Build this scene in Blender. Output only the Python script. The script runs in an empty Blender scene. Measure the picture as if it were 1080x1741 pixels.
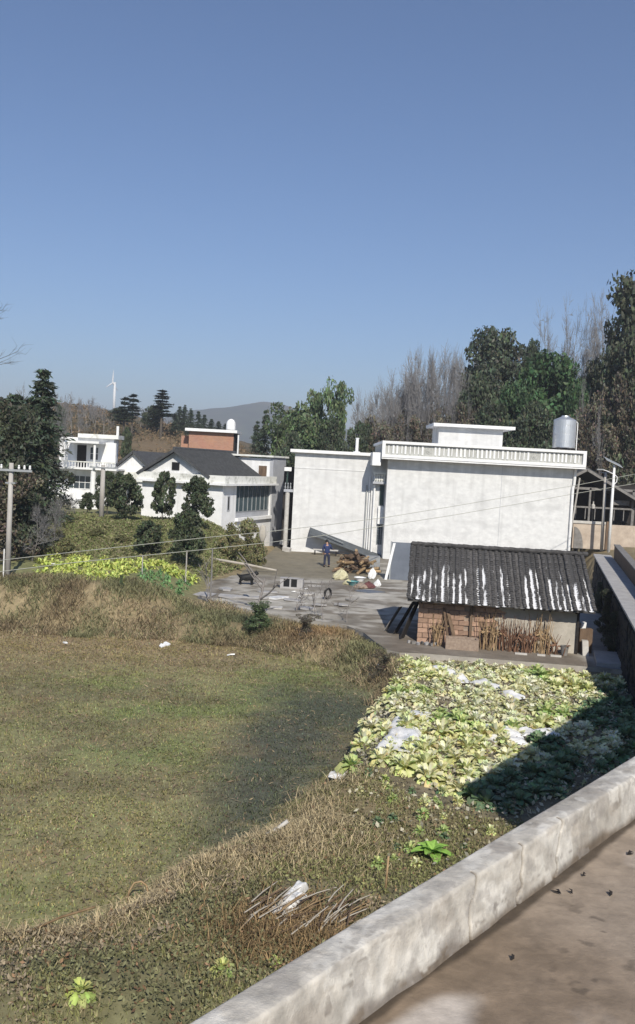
import bpy, bmesh, math, random
import numpy as np
from mathutils import Vector, Matrix
R = math.radians
random.seed(7)
rng = np.random.default_rng(7)
SC = bpy.context.scene
COL = SC.collection

# ------------------------------------------------------------------ camera, sky, sun, exposure
F, PITCH, ROLL, CAMZ = 1550.0, R(3), R(3), 6.8        # focal length in photo pixels (1080 wide); camera height over the yard
cd = bpy.data.cameras.new('camera'); cam = bpy.data.objects.new('camera', cd); COL.objects.link(cam)
cd.sensor_width = 36; cd.sensor_fit = 'AUTO'; cd.lens = 36 * F / 1741; cd.clip_start = .05; cd.clip_end = 9000
_r, _u, _f = Vector((1, 0, 0)), Vector((0, math.sin(PITCH), math.cos(PITCH))), Vector((0, math.cos(PITCH), -math.sin(PITCH)))
_x = _r * math.cos(ROLL) + _u * math.sin(ROLL); _y = -_r * math.sin(ROLL) + _u * math.cos(ROLL)
cam.matrix_world = Matrix(((_x.x, _y.x, -_f.x, 0), (_x.y, _y.y, -_f.y, 0), (_x.z, _y.z, -_f.z, CAMZ), (0, 0, 0, 1)))
SC.camera = cam

SUN_EL, SUN_AZ = R(38), R(168)                        # azimuth clockwise from +Y: behind the camera, a little to the right
w = bpy.data.worlds.new('World'); SC.world = w; w.use_nodes = True
nt = w.node_tree; bg = nt.nodes['Background']; sky = nt.nodes.new('ShaderNodeTexSky')
sky.sky_type = 'NISHITA'; sky.sun_disc = False; sky.sun_elevation = SUN_EL; sky.sun_rotation = SUN_AZ
sky.altitude = 600; sky.air_density = 1.1; sky.dust_density = .3; sky.ozone_density = 5.0
tint = nt.nodes.new('ShaderNodeMix'); tint.data_type = 'RGBA'; tint.blend_type = 'MULTIPLY'; tint.inputs[0].default_value = 1; tint.inputs[7].default_value = (.90, .95, 1.06, 1)
nt.links.new(sky.outputs[0], tint.inputs[6]); nt.links.new(tint.outputs[2], bg.inputs[0]); bg.inputs[1].default_value = 0.086
sd = bpy.data.lights.new('sun', 'SUN'); sun = bpy.data.objects.new('sun', sd); COL.objects.link(sun)
sd.energy = 4.8; sd.angle = R(.5); sd.color = (1, .94, .83)
sun.rotation_euler = Vector((-math.sin(SUN_AZ) * math.cos(SUN_EL), -math.cos(SUN_AZ) * math.cos(SUN_EL), -math.sin(SUN_EL))).to_track_quat('-Z', 'Y').to_euler()
sun.location = (5, -20, 40)
SC.view_settings.view_transform = 'Standard'; SC.view_settings.look = 'None'
SC.view_settings.exposure = 0.18; SC.view_settings.gamma = 1; SC.view_settings.use_curve_mapping = False
try:
    SC.cycles.volume_max_steps = 64; SC.cycles.max_bounces = 6; SC.cycles.volume_bounces = 0
except Exception: pass

# ------------------------------------------------------------------ helpers: where a photo point lies in the place
def _ray(px, py):
    dx, dy = px - 540, py - 870.5
    xu = dx * math.cos(ROLL) + dy * math.sin(ROLL); yu = -dx * math.sin(ROLL) + dy * math.cos(ROLL)
    u = -yu / F
    return xu / F, math.cos(PITCH) + u * math.sin(PITCH), -math.sin(PITCH) + u * math.cos(PITCH)
def G(px, py, z=0):
    d = _ray(px, py); t = (z - CAMZ) / d[2]; return Vector((d[0] * t, d[1] * t, z))
def P(px, py, Y):
    d = _ray(px, py); t = Y / d[1]; return Vector((d[0] * t, Y, CAMZ + d[2] * t))

# ------------------------------------------------------------------ materials
def _m(name):
    m = bpy.data.materials.new(name); m.use_nodes = True
    return m, m.node_tree, m.node_tree.nodes['Principled BSDF']
def _n(nt, t, **k):
    n = nt.nodes.new(t)
    for a, b in k.items(): setattr(n, a, b)
    return n
def mat(name, c, c2=None, scale=3.0, rough=.85, bump=0., metal=0., stretch=(1, 1, 1), c3=None, scale3=.5, amt3=.5, rnd=0., spec=.3, thr=(.35, .65)):
    """two-colour noise, an optional broad third colour, optional per-object variation"""
    m, nt, b = _m(name)
    tc = _n(nt, 'ShaderNodeTexCoord'); mp = _n(nt, 'ShaderNodeMapping'); mp.inputs['Scale'].default_value = stretch
    nt.links.new(tc.outputs['Object'], mp.inputs[0])
    no = _n(nt, 'ShaderNodeTexNoise'); no.inputs['Scale'].default_value = scale; no.inputs['Detail'].default_value = 8; no.inputs['Roughness'].default_value = .65
    nt.links.new(mp.outputs[0], no.inputs['Vector'])
    rp = _n(nt, 'ShaderNodeValToRGB'); rp.color_ramp.elements[0].position = thr[0]; rp.color_ramp.elements[1].position = thr[1]
    c2 = c2 or tuple(x * .75 for x in c)
    rp.color_ramp.elements[0].color = (*c2, 1); rp.color_ramp.elements[1].color = (*c, 1)
    nt.links.new(no.outputs[0], rp.inputs[0]); out = rp.outputs[0]
    if c3:
        n3 = _n(nt, 'ShaderNodeTexNoise'); n3.inputs['Scale'].default_value = scale3; n3.inputs['Detail'].default_value = 5
        nt.links.new(mp.outputs[0], n3.inputs['Vector'])
        r3 = _n(nt, 'ShaderNodeValToRGB'); r3.color_ramp.elements[0].position = .5; r3.color_ramp.elements[1].position = .68
        r3.color_ramp.elements[0].color = (0, 0, 0, 1); r3.color_ramp.elements[1].color = (amt3,) * 3 + (1,)
        nt.links.new(n3.outputs[0], r3.inputs[0])
        mx = _n(nt, 'ShaderNodeMix', data_type='RGBA'); nt.links.new(r3.outputs[0], mx.inputs[0])
        nt.links.new(out, mx.inputs[6]); mx.inputs[7].default_value = (*c3, 1); out = mx.outputs[2]
    if rnd:
        oi = _n(nt, 'ShaderNodeObjectInfo'); mr = _n(nt, 'ShaderNodeMapRange'); mr.inputs[3].default_value = 1 - rnd; mr.inputs[4].default_value = 1 + rnd
        nt.links.new(oi.outputs['Random'], mr.inputs[0])
        mu = _n(nt, 'ShaderNodeMix', data_type='RGBA', blend_type='MULTIPLY'); mu.inputs[0].default_value = 1
        nt.links.new(out, mu.inputs[6]); nt.links.new(mr.outputs[0], mu.inputs[7]); out = mu.outputs[2]
    nt.links.new(out, b.inputs['Base Color'])
    b.inputs['Roughness'].default_value = rough; b.inputs['Metallic'].default_value = metal; b.inputs['Specular IOR Level'].default_value = spec
    if bump:
        bp = _n(nt, 'ShaderNodeBump'); bp.inputs['Strength'].default_value = bump; bp.inputs['Distance'].default_value = .05
        nt.links.new(no.outputs[0], bp.inputs['Height']); nt.links.new(bp.outputs[0], b.inputs['Normal'])
    return m
def vmat(name, rough=.8, scale=6., var=.3, bump=0., transl=0., fine=60.):
    """colour carried by the mesh (each leaf or patch has its own), broken up by noise"""
    m, nt, b = _m(name)
    at = _n(nt, 'ShaderNodeAttribute', attribute_name='Col'); tc = _n(nt, 'ShaderNodeTexCoord')
    no = _n(nt, 'ShaderNodeTexNoise'); no.inputs['Scale'].default_value = scale; no.inputs['Detail'].default_value = 9; no.inputs['Roughness'].default_value = .7
    nt.links.new(tc.outputs['Object'], no.inputs['Vector'])
    mr = _n(nt, 'ShaderNodeMapRange'); mr.inputs[1].default_value = .3; mr.inputs[2].default_value = .7; mr.inputs[3].default_value = 1 - var; mr.inputs[4].default_value = 1 + var
    nt.links.new(no.outputs[0], mr.inputs[0])
    mu = _n(nt, 'ShaderNodeMix', data_type='RGBA', blend_type='MULTIPLY'); mu.inputs[0].default_value = 1
    nt.links.new(at.outputs['Color'], mu.inputs[6]); nt.links.new(mr.outputs[0], mu.inputs[7])
    nt.links.new(mu.outputs[2], b.inputs['Base Color']); b.inputs['Roughness'].default_value = rough; b.inputs['Specular IOR Level'].default_value = .25
    if bump:
        bp = _n(nt, 'ShaderNodeBump'); bp.inputs['Strength'].default_value = bump; bp.inputs['Distance'].default_value = .08
        nt.links.new(no.outputs[0], bp.inputs['Height']); nt.links.new(bp.outputs[0], b.inputs['Normal'])
    if transl:
        tr = _n(nt, 'ShaderNodeBsdfTranslucent'); ms = _n(nt, 'ShaderNodeMixShader'); ms.inputs[0].default_value = transl
        nt.links.new(mu.outputs[2], tr.inputs[0]); nt.links.new(b.outputs[0], ms.inputs[1]); nt.links.new(tr.outputs[0], ms.inputs[2])
        nt.links.new(ms.outputs[0], nt.nodes['Material Output'].inputs[0])
    return m
M = {}
M['terrain'] = vmat('terrain', .95, 2.2, .35, .5)
M['leaf'] = vmat('leaf', .6, .8, .2, 0, .22)
M['blade'] = vmat('blade', .8, .6, .2, 0, .15)
M['bark'] = mat('bark', (.13, .11, .09), (.07, .06, .05), 6, .95, .4)
M['palebark'] = mat('palebark', (.30, .275, .26), (.17, .155, .145), 5, .95, .2)
M['twig'] = mat('twig', (.28, .27, .27), (.19, .185, .185), 2, .95)
M['plaster'] = mat('plaster', (.71, .71, .70), (.585, .585, .58), 3.0, .9, .12, stretch=(.7, .7, 1.1), c3=(.50, .50, .495), scale3=1.1, amt3=.7)
M['plaster2'] = mat('plaster2', (.71, .71, .70), (.60, .595, .59), 2.4, .9, .1, stretch=(.7, .7, 1.2), c3=(.52, .52, .515), scale3=.8, amt3=.6)
M['white'] = mat('white', (.82, .82, .82), (.70, .70, .69), 2.2, .8, .05)
M['whitewash'] = mat('whitewash', (.84, .84, .85), (.74, .74, .74), 1.4, .85, .05)
M['mouldwhite'] = mat('mouldwhite', (.74, .74, .70), (.42, .42, .38), 1.6, .9, .1, thr=(.34, .5))
M['greywall'] = mat('greywall', (.42, .43, .46), (.34, .35, .38), 1.2, .9, .05)
M['relief'] = mat('relief', (.5, .5, .47), (.32, .32, .30), 3, .9, .05, stretch=(3, 3, .5))
M['darkroof'] = mat('darkroof', (.085, .088, .092), (.05, .052, .055), 4, .8, .3, stretch=(1, 1, 1))
M['tile'] = mat('tile', (.105, .10, .098), (.045, .043, .042), 7, .9, .4, rnd=.25)
M['channel'] = None
M['block'] = mat('block', (.41, .27, .195), (.31, .20, .145), 7, .95, .4, rnd=.28)
M['mortar'] = mat('mortar', (.36, .28, .22), (.24, .18, .14), 9, .95, .4)
M['oldplaster'] = mat('oldplaster', (.50, .46, .40), (.36, .33, .28), 2.2, .95, .3, c3=(.3, .25, .2), scale3=.9)
M['concrete'] = mat('concrete', (.40, .375, .335), (.28, .26, .23), 1.4, .9, .25, c3=(.22, .195, .165), scale3=.35, amt3=.7)
M['parapet'] = mat('parapet', (.60, .575, .55), (.40, .38, .355), 5, .9, .35, c3=(.72, .70, .68), scale3=2.6, amt3=.75)
M['slab'] = mat('slab', (.42, .41, .40), (.32, .31, .31), 2, .9, .15)
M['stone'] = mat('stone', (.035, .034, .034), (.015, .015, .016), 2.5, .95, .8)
M['pinkwall'] = mat('pinkwall', (.52, .44, .36), (.38, .31, .25), 1.5, .95, .2)
M['wood'] = mat('wood', (.16, .11, .075), (.09, .06, .04), 5, .9, .3, stretch=(1, 1, .3), rnd=.3)
M['darkwood'] = mat('darkwood', (.035, .03, .028), (.018, .016, .015), 5, .9, .3, rnd=.3)
M['greywood'] = mat('greywood', (.24, .23, .22), (.15, .14, .13), 4, .9, .2)
M['stalk'] = mat('stalk', (.36, .26, .15), (.2, .13, .07), 5, .9, .1, rnd=.35)
M['redstalk'] = mat('redstalk', (.21, .115, .07), (.11, .06, .04), 5, .95, .1, rnd=.35)
M['glass'] = mat('glass', (.05, .065, .075), (.03, .04, .05), 2, .15, spec=.6)
M['teal_glass'] = mat('teal_glass', (.075, .11, .125), (.05, .08, .09), .9, .2, spec=.6)
M['green_glass'] = mat('green_glass', (.05, .085, .07), (.03, .05, .045), 1.2, .25, spec=.5)
M['black'] = mat('black', (.012, .012, .013), (.008, .008, .008), 4, .6)
M['steel'] = mat('steel', (.72, .73, .74), (.62, .63, .65), 2, .38, metal=.75)
M['greymetal'] = mat('greymetal', (.34, .36, .37), (.26, .27, .28), 3, .6, metal=.2)
M['awning'] = mat('awning', (.10, .11, .12), (.07, .078, .085), 2, .85)
M['pole'] = mat('pole', (.46, .44, .41), (.34, .32, .30), 4, .9, .1, stretch=(1, 1, .2))
M['cable'] = mat('cable', (.42, .42, .36), (.34, .34, .30), 2, .7)
M['brickred'] = None
M['film'] = mat('film', (.82, .82, .82), (.52, .515, .51), 3.5, .4, .5, spec=.5)
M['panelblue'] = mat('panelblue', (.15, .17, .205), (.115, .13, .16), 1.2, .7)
M['navy'] = mat('navy', (.035, .05, .13), (.025, .035, .09), 9, .9)
M['trouser'] = mat('trouser', (.035, .042, .075), (.025, .03, .055), 9, .9)
M['skin'] = mat('skin', (.42, .25, .17), (.36, .2, .14), 9, .6)
M['cream'] = mat('cream', (.6, .56, .38), (.45, .42, .26), 6, .9, .3)
M['teal'] = mat('teal', (.12, .3, .3), (.07, .2, .21), 4, .5)
M['maroon'] = mat('maroon', (.17, .07, .07), (.1, .04, .04), 6, .9, .2)
M['rubber'] = mat('rubber', (.02, .02, .02), (.012, .012, .012), 8, .8)
M['mountain'] = mat('mountain', (.065, .08, .05), (.02, .026, .02), .035, .95, 0, c3=(.11, .095, .065), scale3=.01, amt3=.7)
M['crate'] = mat('crate', (.55, .53, .5), (.42, .4, .37), 4, .85)
m, nt, b = _m('brickred')
tc = _n(nt, 'ShaderNodeTexCoord'); mp = _n(nt, 'ShaderNodeMapping'); mp.inputs['Rotation'].default_value = (R(90), 0, 0)
br = _n(nt, 'ShaderNodeTexBrick'); br.inputs['Scale'].default_value = 1; br.inputs['Brick Width'].default_value = .25; br.inputs['Row Height'].default_value = .075; br.inputs['Mortar Size'].default_value = .008
br.inputs['Color1'].default_value = (.47, .22, .13, 1); br.inputs['Color2'].default_value = (.38, .17, .10, 1); br.inputs['Mortar'].default_value = (.42, .36, .31, 1)
nt.links.new(tc.outputs['Object'], mp.inputs[0]); nt.links.new(mp.outputs[0], br.inputs[0])
no = _n(nt, 'ShaderNodeTexNoise'); no.inputs['Scale'].default_value = .7; no.inputs['Detail'].default_value = 5; nt.links.new(tc.outputs['Object'], no.inputs['Vector'])
mx = _n(nt, 'ShaderNodeMix', data_type='RGBA', blend_type='MULTIPLY'); mx.inputs[0].default_value = .5
nt.links.new(br.outputs[0], mx.inputs[6]); nt.links.new(no.outputs[1], mx.inputs[7]); mx.inputs[0].default_value = .25
nt.links.new(mx.outputs[2], b.inputs['Base Color']); b.inputs['Roughness'].default_value = .95
M['brickred'] = m
# valley tiles: dark, with sun glints painted as pale runs, varied by row
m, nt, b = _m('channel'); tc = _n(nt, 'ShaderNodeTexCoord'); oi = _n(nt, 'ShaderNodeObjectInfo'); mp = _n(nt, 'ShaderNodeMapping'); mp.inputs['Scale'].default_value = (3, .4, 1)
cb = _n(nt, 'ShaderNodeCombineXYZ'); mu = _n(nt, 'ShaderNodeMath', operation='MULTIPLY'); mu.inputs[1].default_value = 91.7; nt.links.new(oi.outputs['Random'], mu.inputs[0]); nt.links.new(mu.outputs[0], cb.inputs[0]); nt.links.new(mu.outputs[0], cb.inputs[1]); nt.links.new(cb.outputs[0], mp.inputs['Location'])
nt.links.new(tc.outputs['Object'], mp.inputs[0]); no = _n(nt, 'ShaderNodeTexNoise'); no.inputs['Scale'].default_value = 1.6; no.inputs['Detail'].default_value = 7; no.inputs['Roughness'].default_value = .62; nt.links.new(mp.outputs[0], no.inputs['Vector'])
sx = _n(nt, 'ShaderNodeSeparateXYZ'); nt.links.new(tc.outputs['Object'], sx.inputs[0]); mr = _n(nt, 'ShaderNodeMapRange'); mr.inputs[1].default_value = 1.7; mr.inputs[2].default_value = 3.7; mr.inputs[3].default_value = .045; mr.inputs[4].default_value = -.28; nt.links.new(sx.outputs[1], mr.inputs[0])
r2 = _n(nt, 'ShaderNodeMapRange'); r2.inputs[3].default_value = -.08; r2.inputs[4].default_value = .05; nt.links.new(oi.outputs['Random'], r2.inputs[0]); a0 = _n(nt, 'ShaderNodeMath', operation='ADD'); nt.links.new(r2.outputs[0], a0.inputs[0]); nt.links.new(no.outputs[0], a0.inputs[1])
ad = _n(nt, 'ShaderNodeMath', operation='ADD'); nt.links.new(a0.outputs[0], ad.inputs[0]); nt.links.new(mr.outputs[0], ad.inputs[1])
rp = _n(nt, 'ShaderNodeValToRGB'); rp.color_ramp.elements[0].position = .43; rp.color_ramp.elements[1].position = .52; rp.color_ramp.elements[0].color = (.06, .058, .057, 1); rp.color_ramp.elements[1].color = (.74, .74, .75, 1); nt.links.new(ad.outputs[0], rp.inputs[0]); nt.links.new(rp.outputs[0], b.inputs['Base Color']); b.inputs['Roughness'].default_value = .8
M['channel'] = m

def streaks(m, ztop, dark=(.42, .42, .415), amt=.34):
    nt = m.node_tree; b = nt.nodes['Principled BSDF']; src = b.inputs['Base Color'].links[0].from_socket
    tc = _n(nt, 'ShaderNodeTexCoord'); mp = _n(nt, 'ShaderNodeMapping'); mp.inputs['Scale'].default_value = (2.6, 2.6, .14); nt.links.new(tc.outputs['Object'], mp.inputs[0])
    no = _n(nt, 'ShaderNodeTexNoise'); no.inputs['Scale'].default_value = 1; no.inputs['Detail'].default_value = 6; nt.links.new(mp.outputs[0], no.inputs['Vector'])
    sx = _n(nt, 'ShaderNodeSeparateXYZ'); nt.links.new(tc.outputs['Object'], sx.inputs[0]); mr = _n(nt, 'ShaderNodeMapRange'); mr.inputs[1].default_value = ztop - 4.5; mr.inputs[2].default_value = ztop; mr.inputs[3].default_value = -.1; mr.inputs[4].default_value = .10; nt.links.new(sx.outputs[2], mr.inputs[0])
    ad = _n(nt, 'ShaderNodeMath', operation='ADD'); nt.links.new(no.outputs[0], ad.inputs[0]); nt.links.new(mr.outputs[0], ad.inputs[1])
    rp = _n(nt, 'ShaderNodeValToRGB'); rp.color_ramp.elements[0].position = .52; rp.color_ramp.elements[1].position = .72; rp.color_ramp.elements[0].color = (0, 0, 0, 1); rp.color_ramp.elements[1].color = (amt,) * 3 + (1,); nt.links.new(ad.outputs[0], rp.inputs[0])
    mx = _n(nt, 'ShaderNodeMix', data_type='RGBA'); nt.links.new(rp.outputs[0], mx.inputs[0]); nt.links.new(src, mx.inputs[6]); mx.inputs[7].default_value = (*dark, 1); nt.links.new(mx.outputs[2], b.inputs['Base Color'])
streaks(M['plaster'], 7.0); streaks(M['plaster2'], 7.4); streaks(M['whitewash'], 4.0, (.5, .5, .48), .35)

# ------------------------------------------------------------------ mesh helpers
def np_mesh(name, V, Fa, col=None, m=None, smooth=False):
    V = np.asarray(V, np.float32); Fa = np.asarray(Fa, np.int32); k = Fa.shape[1]
    me = bpy.data.meshes.new(name); me.vertices.add(len(V)); me.vertices.foreach_set('co', V.ravel())
    me.loops.add(Fa.size); me.loops.foreach_set('vertex_index', Fa.ravel())
    me.polygons.add(len(Fa)); me.polygons.foreach_set('loop_start', np.arange(0, Fa.size, k, dtype=np.int32))
    if col is not None:
        at = me.attributes.new('Col', 'FLOAT_COLOR', 'POINT'); c = np.ones((len(V), 4), np.float32); c[:, :3] = col; at.data.foreach_set('color', c.ravel())
    if smooth: me.polygons.foreach_set('use_smooth', np.ones(len(Fa), bool))
    if m: me.materials.append(m)
    me.update(calc_edges=True); return me
def link(name, me, parent=None, loc=None, kind=None, rot=None):
    o = bpy.data.objects.new(name, me); COL.objects.link(o)
    if parent: o.parent = parent
    if loc is not None: o.location = loc
    if rot is not None: o.rotation_euler = rot
    if kind: o['kind'] = kind
    return o
def tag(o, label, cat, group=None):
    o['label'] = label; o['category'] = cat
    if group: o['group'] = group
    return o
def thing(name, label, cat, loc=(0, 0, 0), rz=0., group=None):
    o = bpy.data.objects.new(name, None); COL.objects.link(o); o.location = loc; o.rotation_euler = (0, 0, rz); o.empty_display_size = .2
    return tag(o, label, cat, group)
class MB:
    def __init__(s): s.v = []; s.f = []
    def add(s, vs, fs):
        n = len(s.v); s.v += [tuple(v) for v in vs]; s.f += [tuple(i + n for i in f) for f in fs]; return s
    def box(s, a, b):
        x0, y0, z0 = a; x1, y1, z1 = b
        return s.add([(x0, y0, z0), (x1, y0, z0), (x1, y1, z0), (x0, y1, z0), (x0, y0, z1), (x1, y0, z1), (x1, y1, z1), (x0, y1, z1)],
                     [(3, 2, 1, 0), (4, 5, 6, 7), (0, 1, 5, 4), (1, 2, 6, 5), (2, 3, 7, 6), (3, 0, 4, 7)])
    def obox(s, o, ax, ay, az):
        o, ax, ay, az = map(Vector, (o, ax, ay, az))
        c = [o, o + ax, o + ax + ay, o + ay]; c += [q + az for q in c]
        return s.add(c, [(3, 2, 1, 0), (4, 5, 6, 7), (0, 1, 5, 4), (1, 2, 6, 5), (2, 3, 7, 6), (3, 0, 4, 7)])
    def bar(s, p0, p1, w, h=None):
        p0, p1 = Vector(p0), Vector(p1); h = h or w; d = (p1 - p0); t = d.normalized()
        a = t.cross(Vector((0, 0, 1)));  a = a.normalized() if a.length > 1e-4 else Vector((1, 0, 0)); b = t.cross(a)
        return s.obox(p0 - a * w / 2 - b * h / 2, a * w, b * h, d)
    def tube(s, pts, rad, n=8, cap=True):
        pts = [Vector(p) for p in pts]; k = len(pts)
        if not hasattr(rad, '__len__'): rad = [rad] * k
        vs = []; fs = []; ref = Vector((0, 0, 1))
        if abs((pts[-1] - pts[0]).normalized().z) > .9: ref = Vector((1, 0, 0))
        for i, p in enumerate(pts):
            t = (pts[min(i + 1, k - 1)] - pts[max(i - 1, 0)]).normalized(); a = t.cross(ref).normalized(); b = t.cross(a)
            for j in range(n):
                an = 2 * math.pi * j / n; vs.append(p + (a * math.cos(an) + b * math.sin(an)) * rad[i])
        for i in range(k - 1):
            for j in range(n): fs.append((i * n + j, i * n + (j + 1) % n, (i + 1) * n + (j + 1) % n, (i + 1) * n + j))
        if cap: fs += [tuple(range(n))[::-1], tuple(range((k - 1) * n, k * n))]
        return s.add(vs, fs)
    def lathe(s, prof, n=24, c=(0, 0, 0)):
        vs = [(c[0] + r * math.cos(2 * math.pi * j / n), c[1] + r * math.sin(2 * math.pi * j / n), c[2] + z) for r, z in prof for j in range(n)]
        fs = [(i * n + j, i * n + (j + 1) % n, (i + 1) * n + (j + 1) % n, (i + 1) * n + j) for i in range(len(prof) - 1) for j in range(n)]
        return s.add(vs, fs)
    def prism(s, poly, z0, z1):
        n = len(poly); vs = [(x, y, z0) for x, y in poly] + [(x, y, z1) for x, y in poly]
        return s.add(vs, [tuple(range(n))[::-1], tuple(range(n, 2 * n))] + [(i, (i + 1) % n, n + (i + 1) % n, n + i) for i in range(n)])
    def mesh(s, name, m=None, smooth=False):
        me = bpy.data.meshes.new(name); me.from_pydata(s.v, [], s.f); me.update()
        bm = bmesh.new(); bm.from_mesh(me); bmesh.ops.recalc_face_normals(bm, faces=bm.faces); bm.to_mesh(me); bm.free()
        if m: me.materials.append(m)
        if smooth: me.polygons.foreach_set('use_smooth', np.ones(len(me.polygons), bool))
        return me
    def build(s, name, m, parent=None, loc=None, smooth=False, kind=None, rot=None, bevel=0):
        o = link(name, s.mesh(name, m, smooth), parent, loc, kind, rot)
        if bevel:
            bv = o.modifiers.new('bevel', 'BEVEL'); bv.width = bevel; bv.segments = 2; bv.limit_method = 'ANGLE'
        return o
def copy_tree(o, parent=None):
    c = o.copy(); COL.objects.link(c)
    if parent: c.parent = parent
    for ch in list(o.children): copy_tree(ch, c)
    return c
def sst(a, b, x):
    t = np.clip((np.asarray(x, float) - a) / (b - a), 0, 1); return t * t * (3 - 2 * t)
def vnoise(x, y, s=1., seed=0):
    """cheap smooth value noise on arrays"""
    x = np.asarray(x, float) / s; y = np.asarray(y, float) / s; xi = np.floor(x).astype(np.int64); yi = np.floor(y).astype(np.int64)
    fx = x - xi; fy = y - yi; fx = fx * fx * (3 - 2 * fx); fy = fy * fy * (3 - 2 * fy)
    def h(a, b):
        n = (a * 374761393 + b * 668265263 + seed * 1442695) & 0xffffffff
        n = ((n ^ (n >> 13)) * 1274126177) & 0xffffffff
        return ((n ^ (n >> 16)) & 0xffff) / 65535.
    return (h(xi, yi) * (1 - fx) + h(xi + 1, yi) * fx) * (1 - fy) + (h(xi, yi + 1) * (1 - fx) + h(xi + 1, yi + 1) * fx) * fy
def fbm(x, y, s=1., o=4, seed=0):
    return sum(vnoise(x, y, s / 2 ** i, seed + i) / 2 ** i for i in range(o)) / (2 - 2 ** (1 - o))
def polydist(X, Y, poly):
    """signed distance to a polygon, negative inside"""
    d = np.full(X.shape, 1e9); ins = np.zeros(X.shape, bool); n = len(poly)
    for i in range(n):
        (x0, y0), (x1, y1) = poly[i], poly[(i + 1) % n]; ex, ey = x1 - x0, y1 - y0
        t = np.clip(((X - x0) * ex + (Y - y0) * ey) / (ex * ex + ey * ey), 0, 1)
        d = np.minimum(d, np.hypot(X - x0 - t * ex, Y - y0 - t * ey))
        if abs(ey) > 1e-9: ins ^= ((y0 > Y) != (y1 > Y)) & (X < (x1 - x0) * (Y - y0) / ey + x0)
    return np.where(ins, -d, d)
def blend(c1, c2, t):
    t = np.asarray(t)[..., None]; return np.asarray(c1) * (1 - t) + np.asarray(c2) * t

# ------------------------------------------------------------------ the lie of the land
FIELD = [(-60, 40), (-25, 38), (-13, 37.75), (-9.2, 37.5), (-6.2, 38.3), (-3.1, 37.3), (.76, 34.9), (2.28, 29.9), (1.6, 26.5), (1.16, 25.2), (.41, 21), (-.96, 18.1), (-2.2, 16.2), (-3.3, 14.2), (-4.55, 13.7), (-8, 12.3), (-60, 6)]
GARDEN = [(3.45, 33.3), (10.9, 32.0), (10.6, 28), (8.6, 22.9), (4.6, 18.0), (2.6, 18.6), (1.3, 21.6), (1.9, 26.3), (2.6, 29.5)]
def height(X, Y):
    X = np.asarray(X, float); Y = np.asarray(Y, float)
    d = polydist(X, Y, FIELD) + (fbm(X, Y, 2.2, 3, 5) - .5) * 1.1
    T = np.full(X.shape, -.2)
    far = sst(36, 40, Y)
    left = 1 - sst(-8.5, -5.2, X)
    T = T + far * (.12 + left * 1.0) + 1.3 * sst(50.5, 58, Y) * (1 - sst(-7.0, -3.8, X)) * far
    T = T - .18 * sst(34, 38, Y) * sst(-4.5, -2, X)                                   # under the yard slab
    q = (X - 11.24) * .97 - (Y - 32.35) * .245
    T = T + sst(.05, .5, q) * sst(26, 29, Y) * (1.75 + .5 * sst(1.35, 2.0, q) - T) * (1 - sst(62, 68, Y) * .4)
    hr = np.clip((Y - 80) / 30, 0, 1.25) * (1.5 + .27 * np.clip(X - 5, -4, 40)) * sst(-8, 8, X)
    hl = np.clip((Y - 90) / 85, 0, 1.1) * np.clip(9.0 + .15 * (-25 - X), 5, 12.5) * (1 - sst(-20, -4, X))
    T = T + hr + hl + (fbm(X, Y, 14, 3, 9) - .5) * 2.5 * sst(85, 120, Y)
    T = T * (1 - sst(260, 420, Y)) + -3 * sst(260, 420, Y)
    wd = 1.2 + 2.6 * sst(33, 37, Y) * (1 - sst(-7, -4.5, X))
    k = sst(0, 1, d / wd)
    near = 1 - sst(12, 17, Y)
    h = -.9 * (1 - k) + T * k + (fbm(X, Y, .9, 3, 3) - .5) * .22 * sst(-.5, 1, d) * (1 - sst(60, 70, Y)) * (1 - sst(-3, 0, X) * sst(36, 38, Y))
    h = h + (fbm(X, Y, 3, 3, 21) - .5) * .12 * (d < 0) + near * k * (fbm(X, Y, 1.6, 3, 31) - .35) * .5
    return h, d
def hz(x, y): return float(height(np.array([x]), np.array([y]))[0][0])
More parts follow.
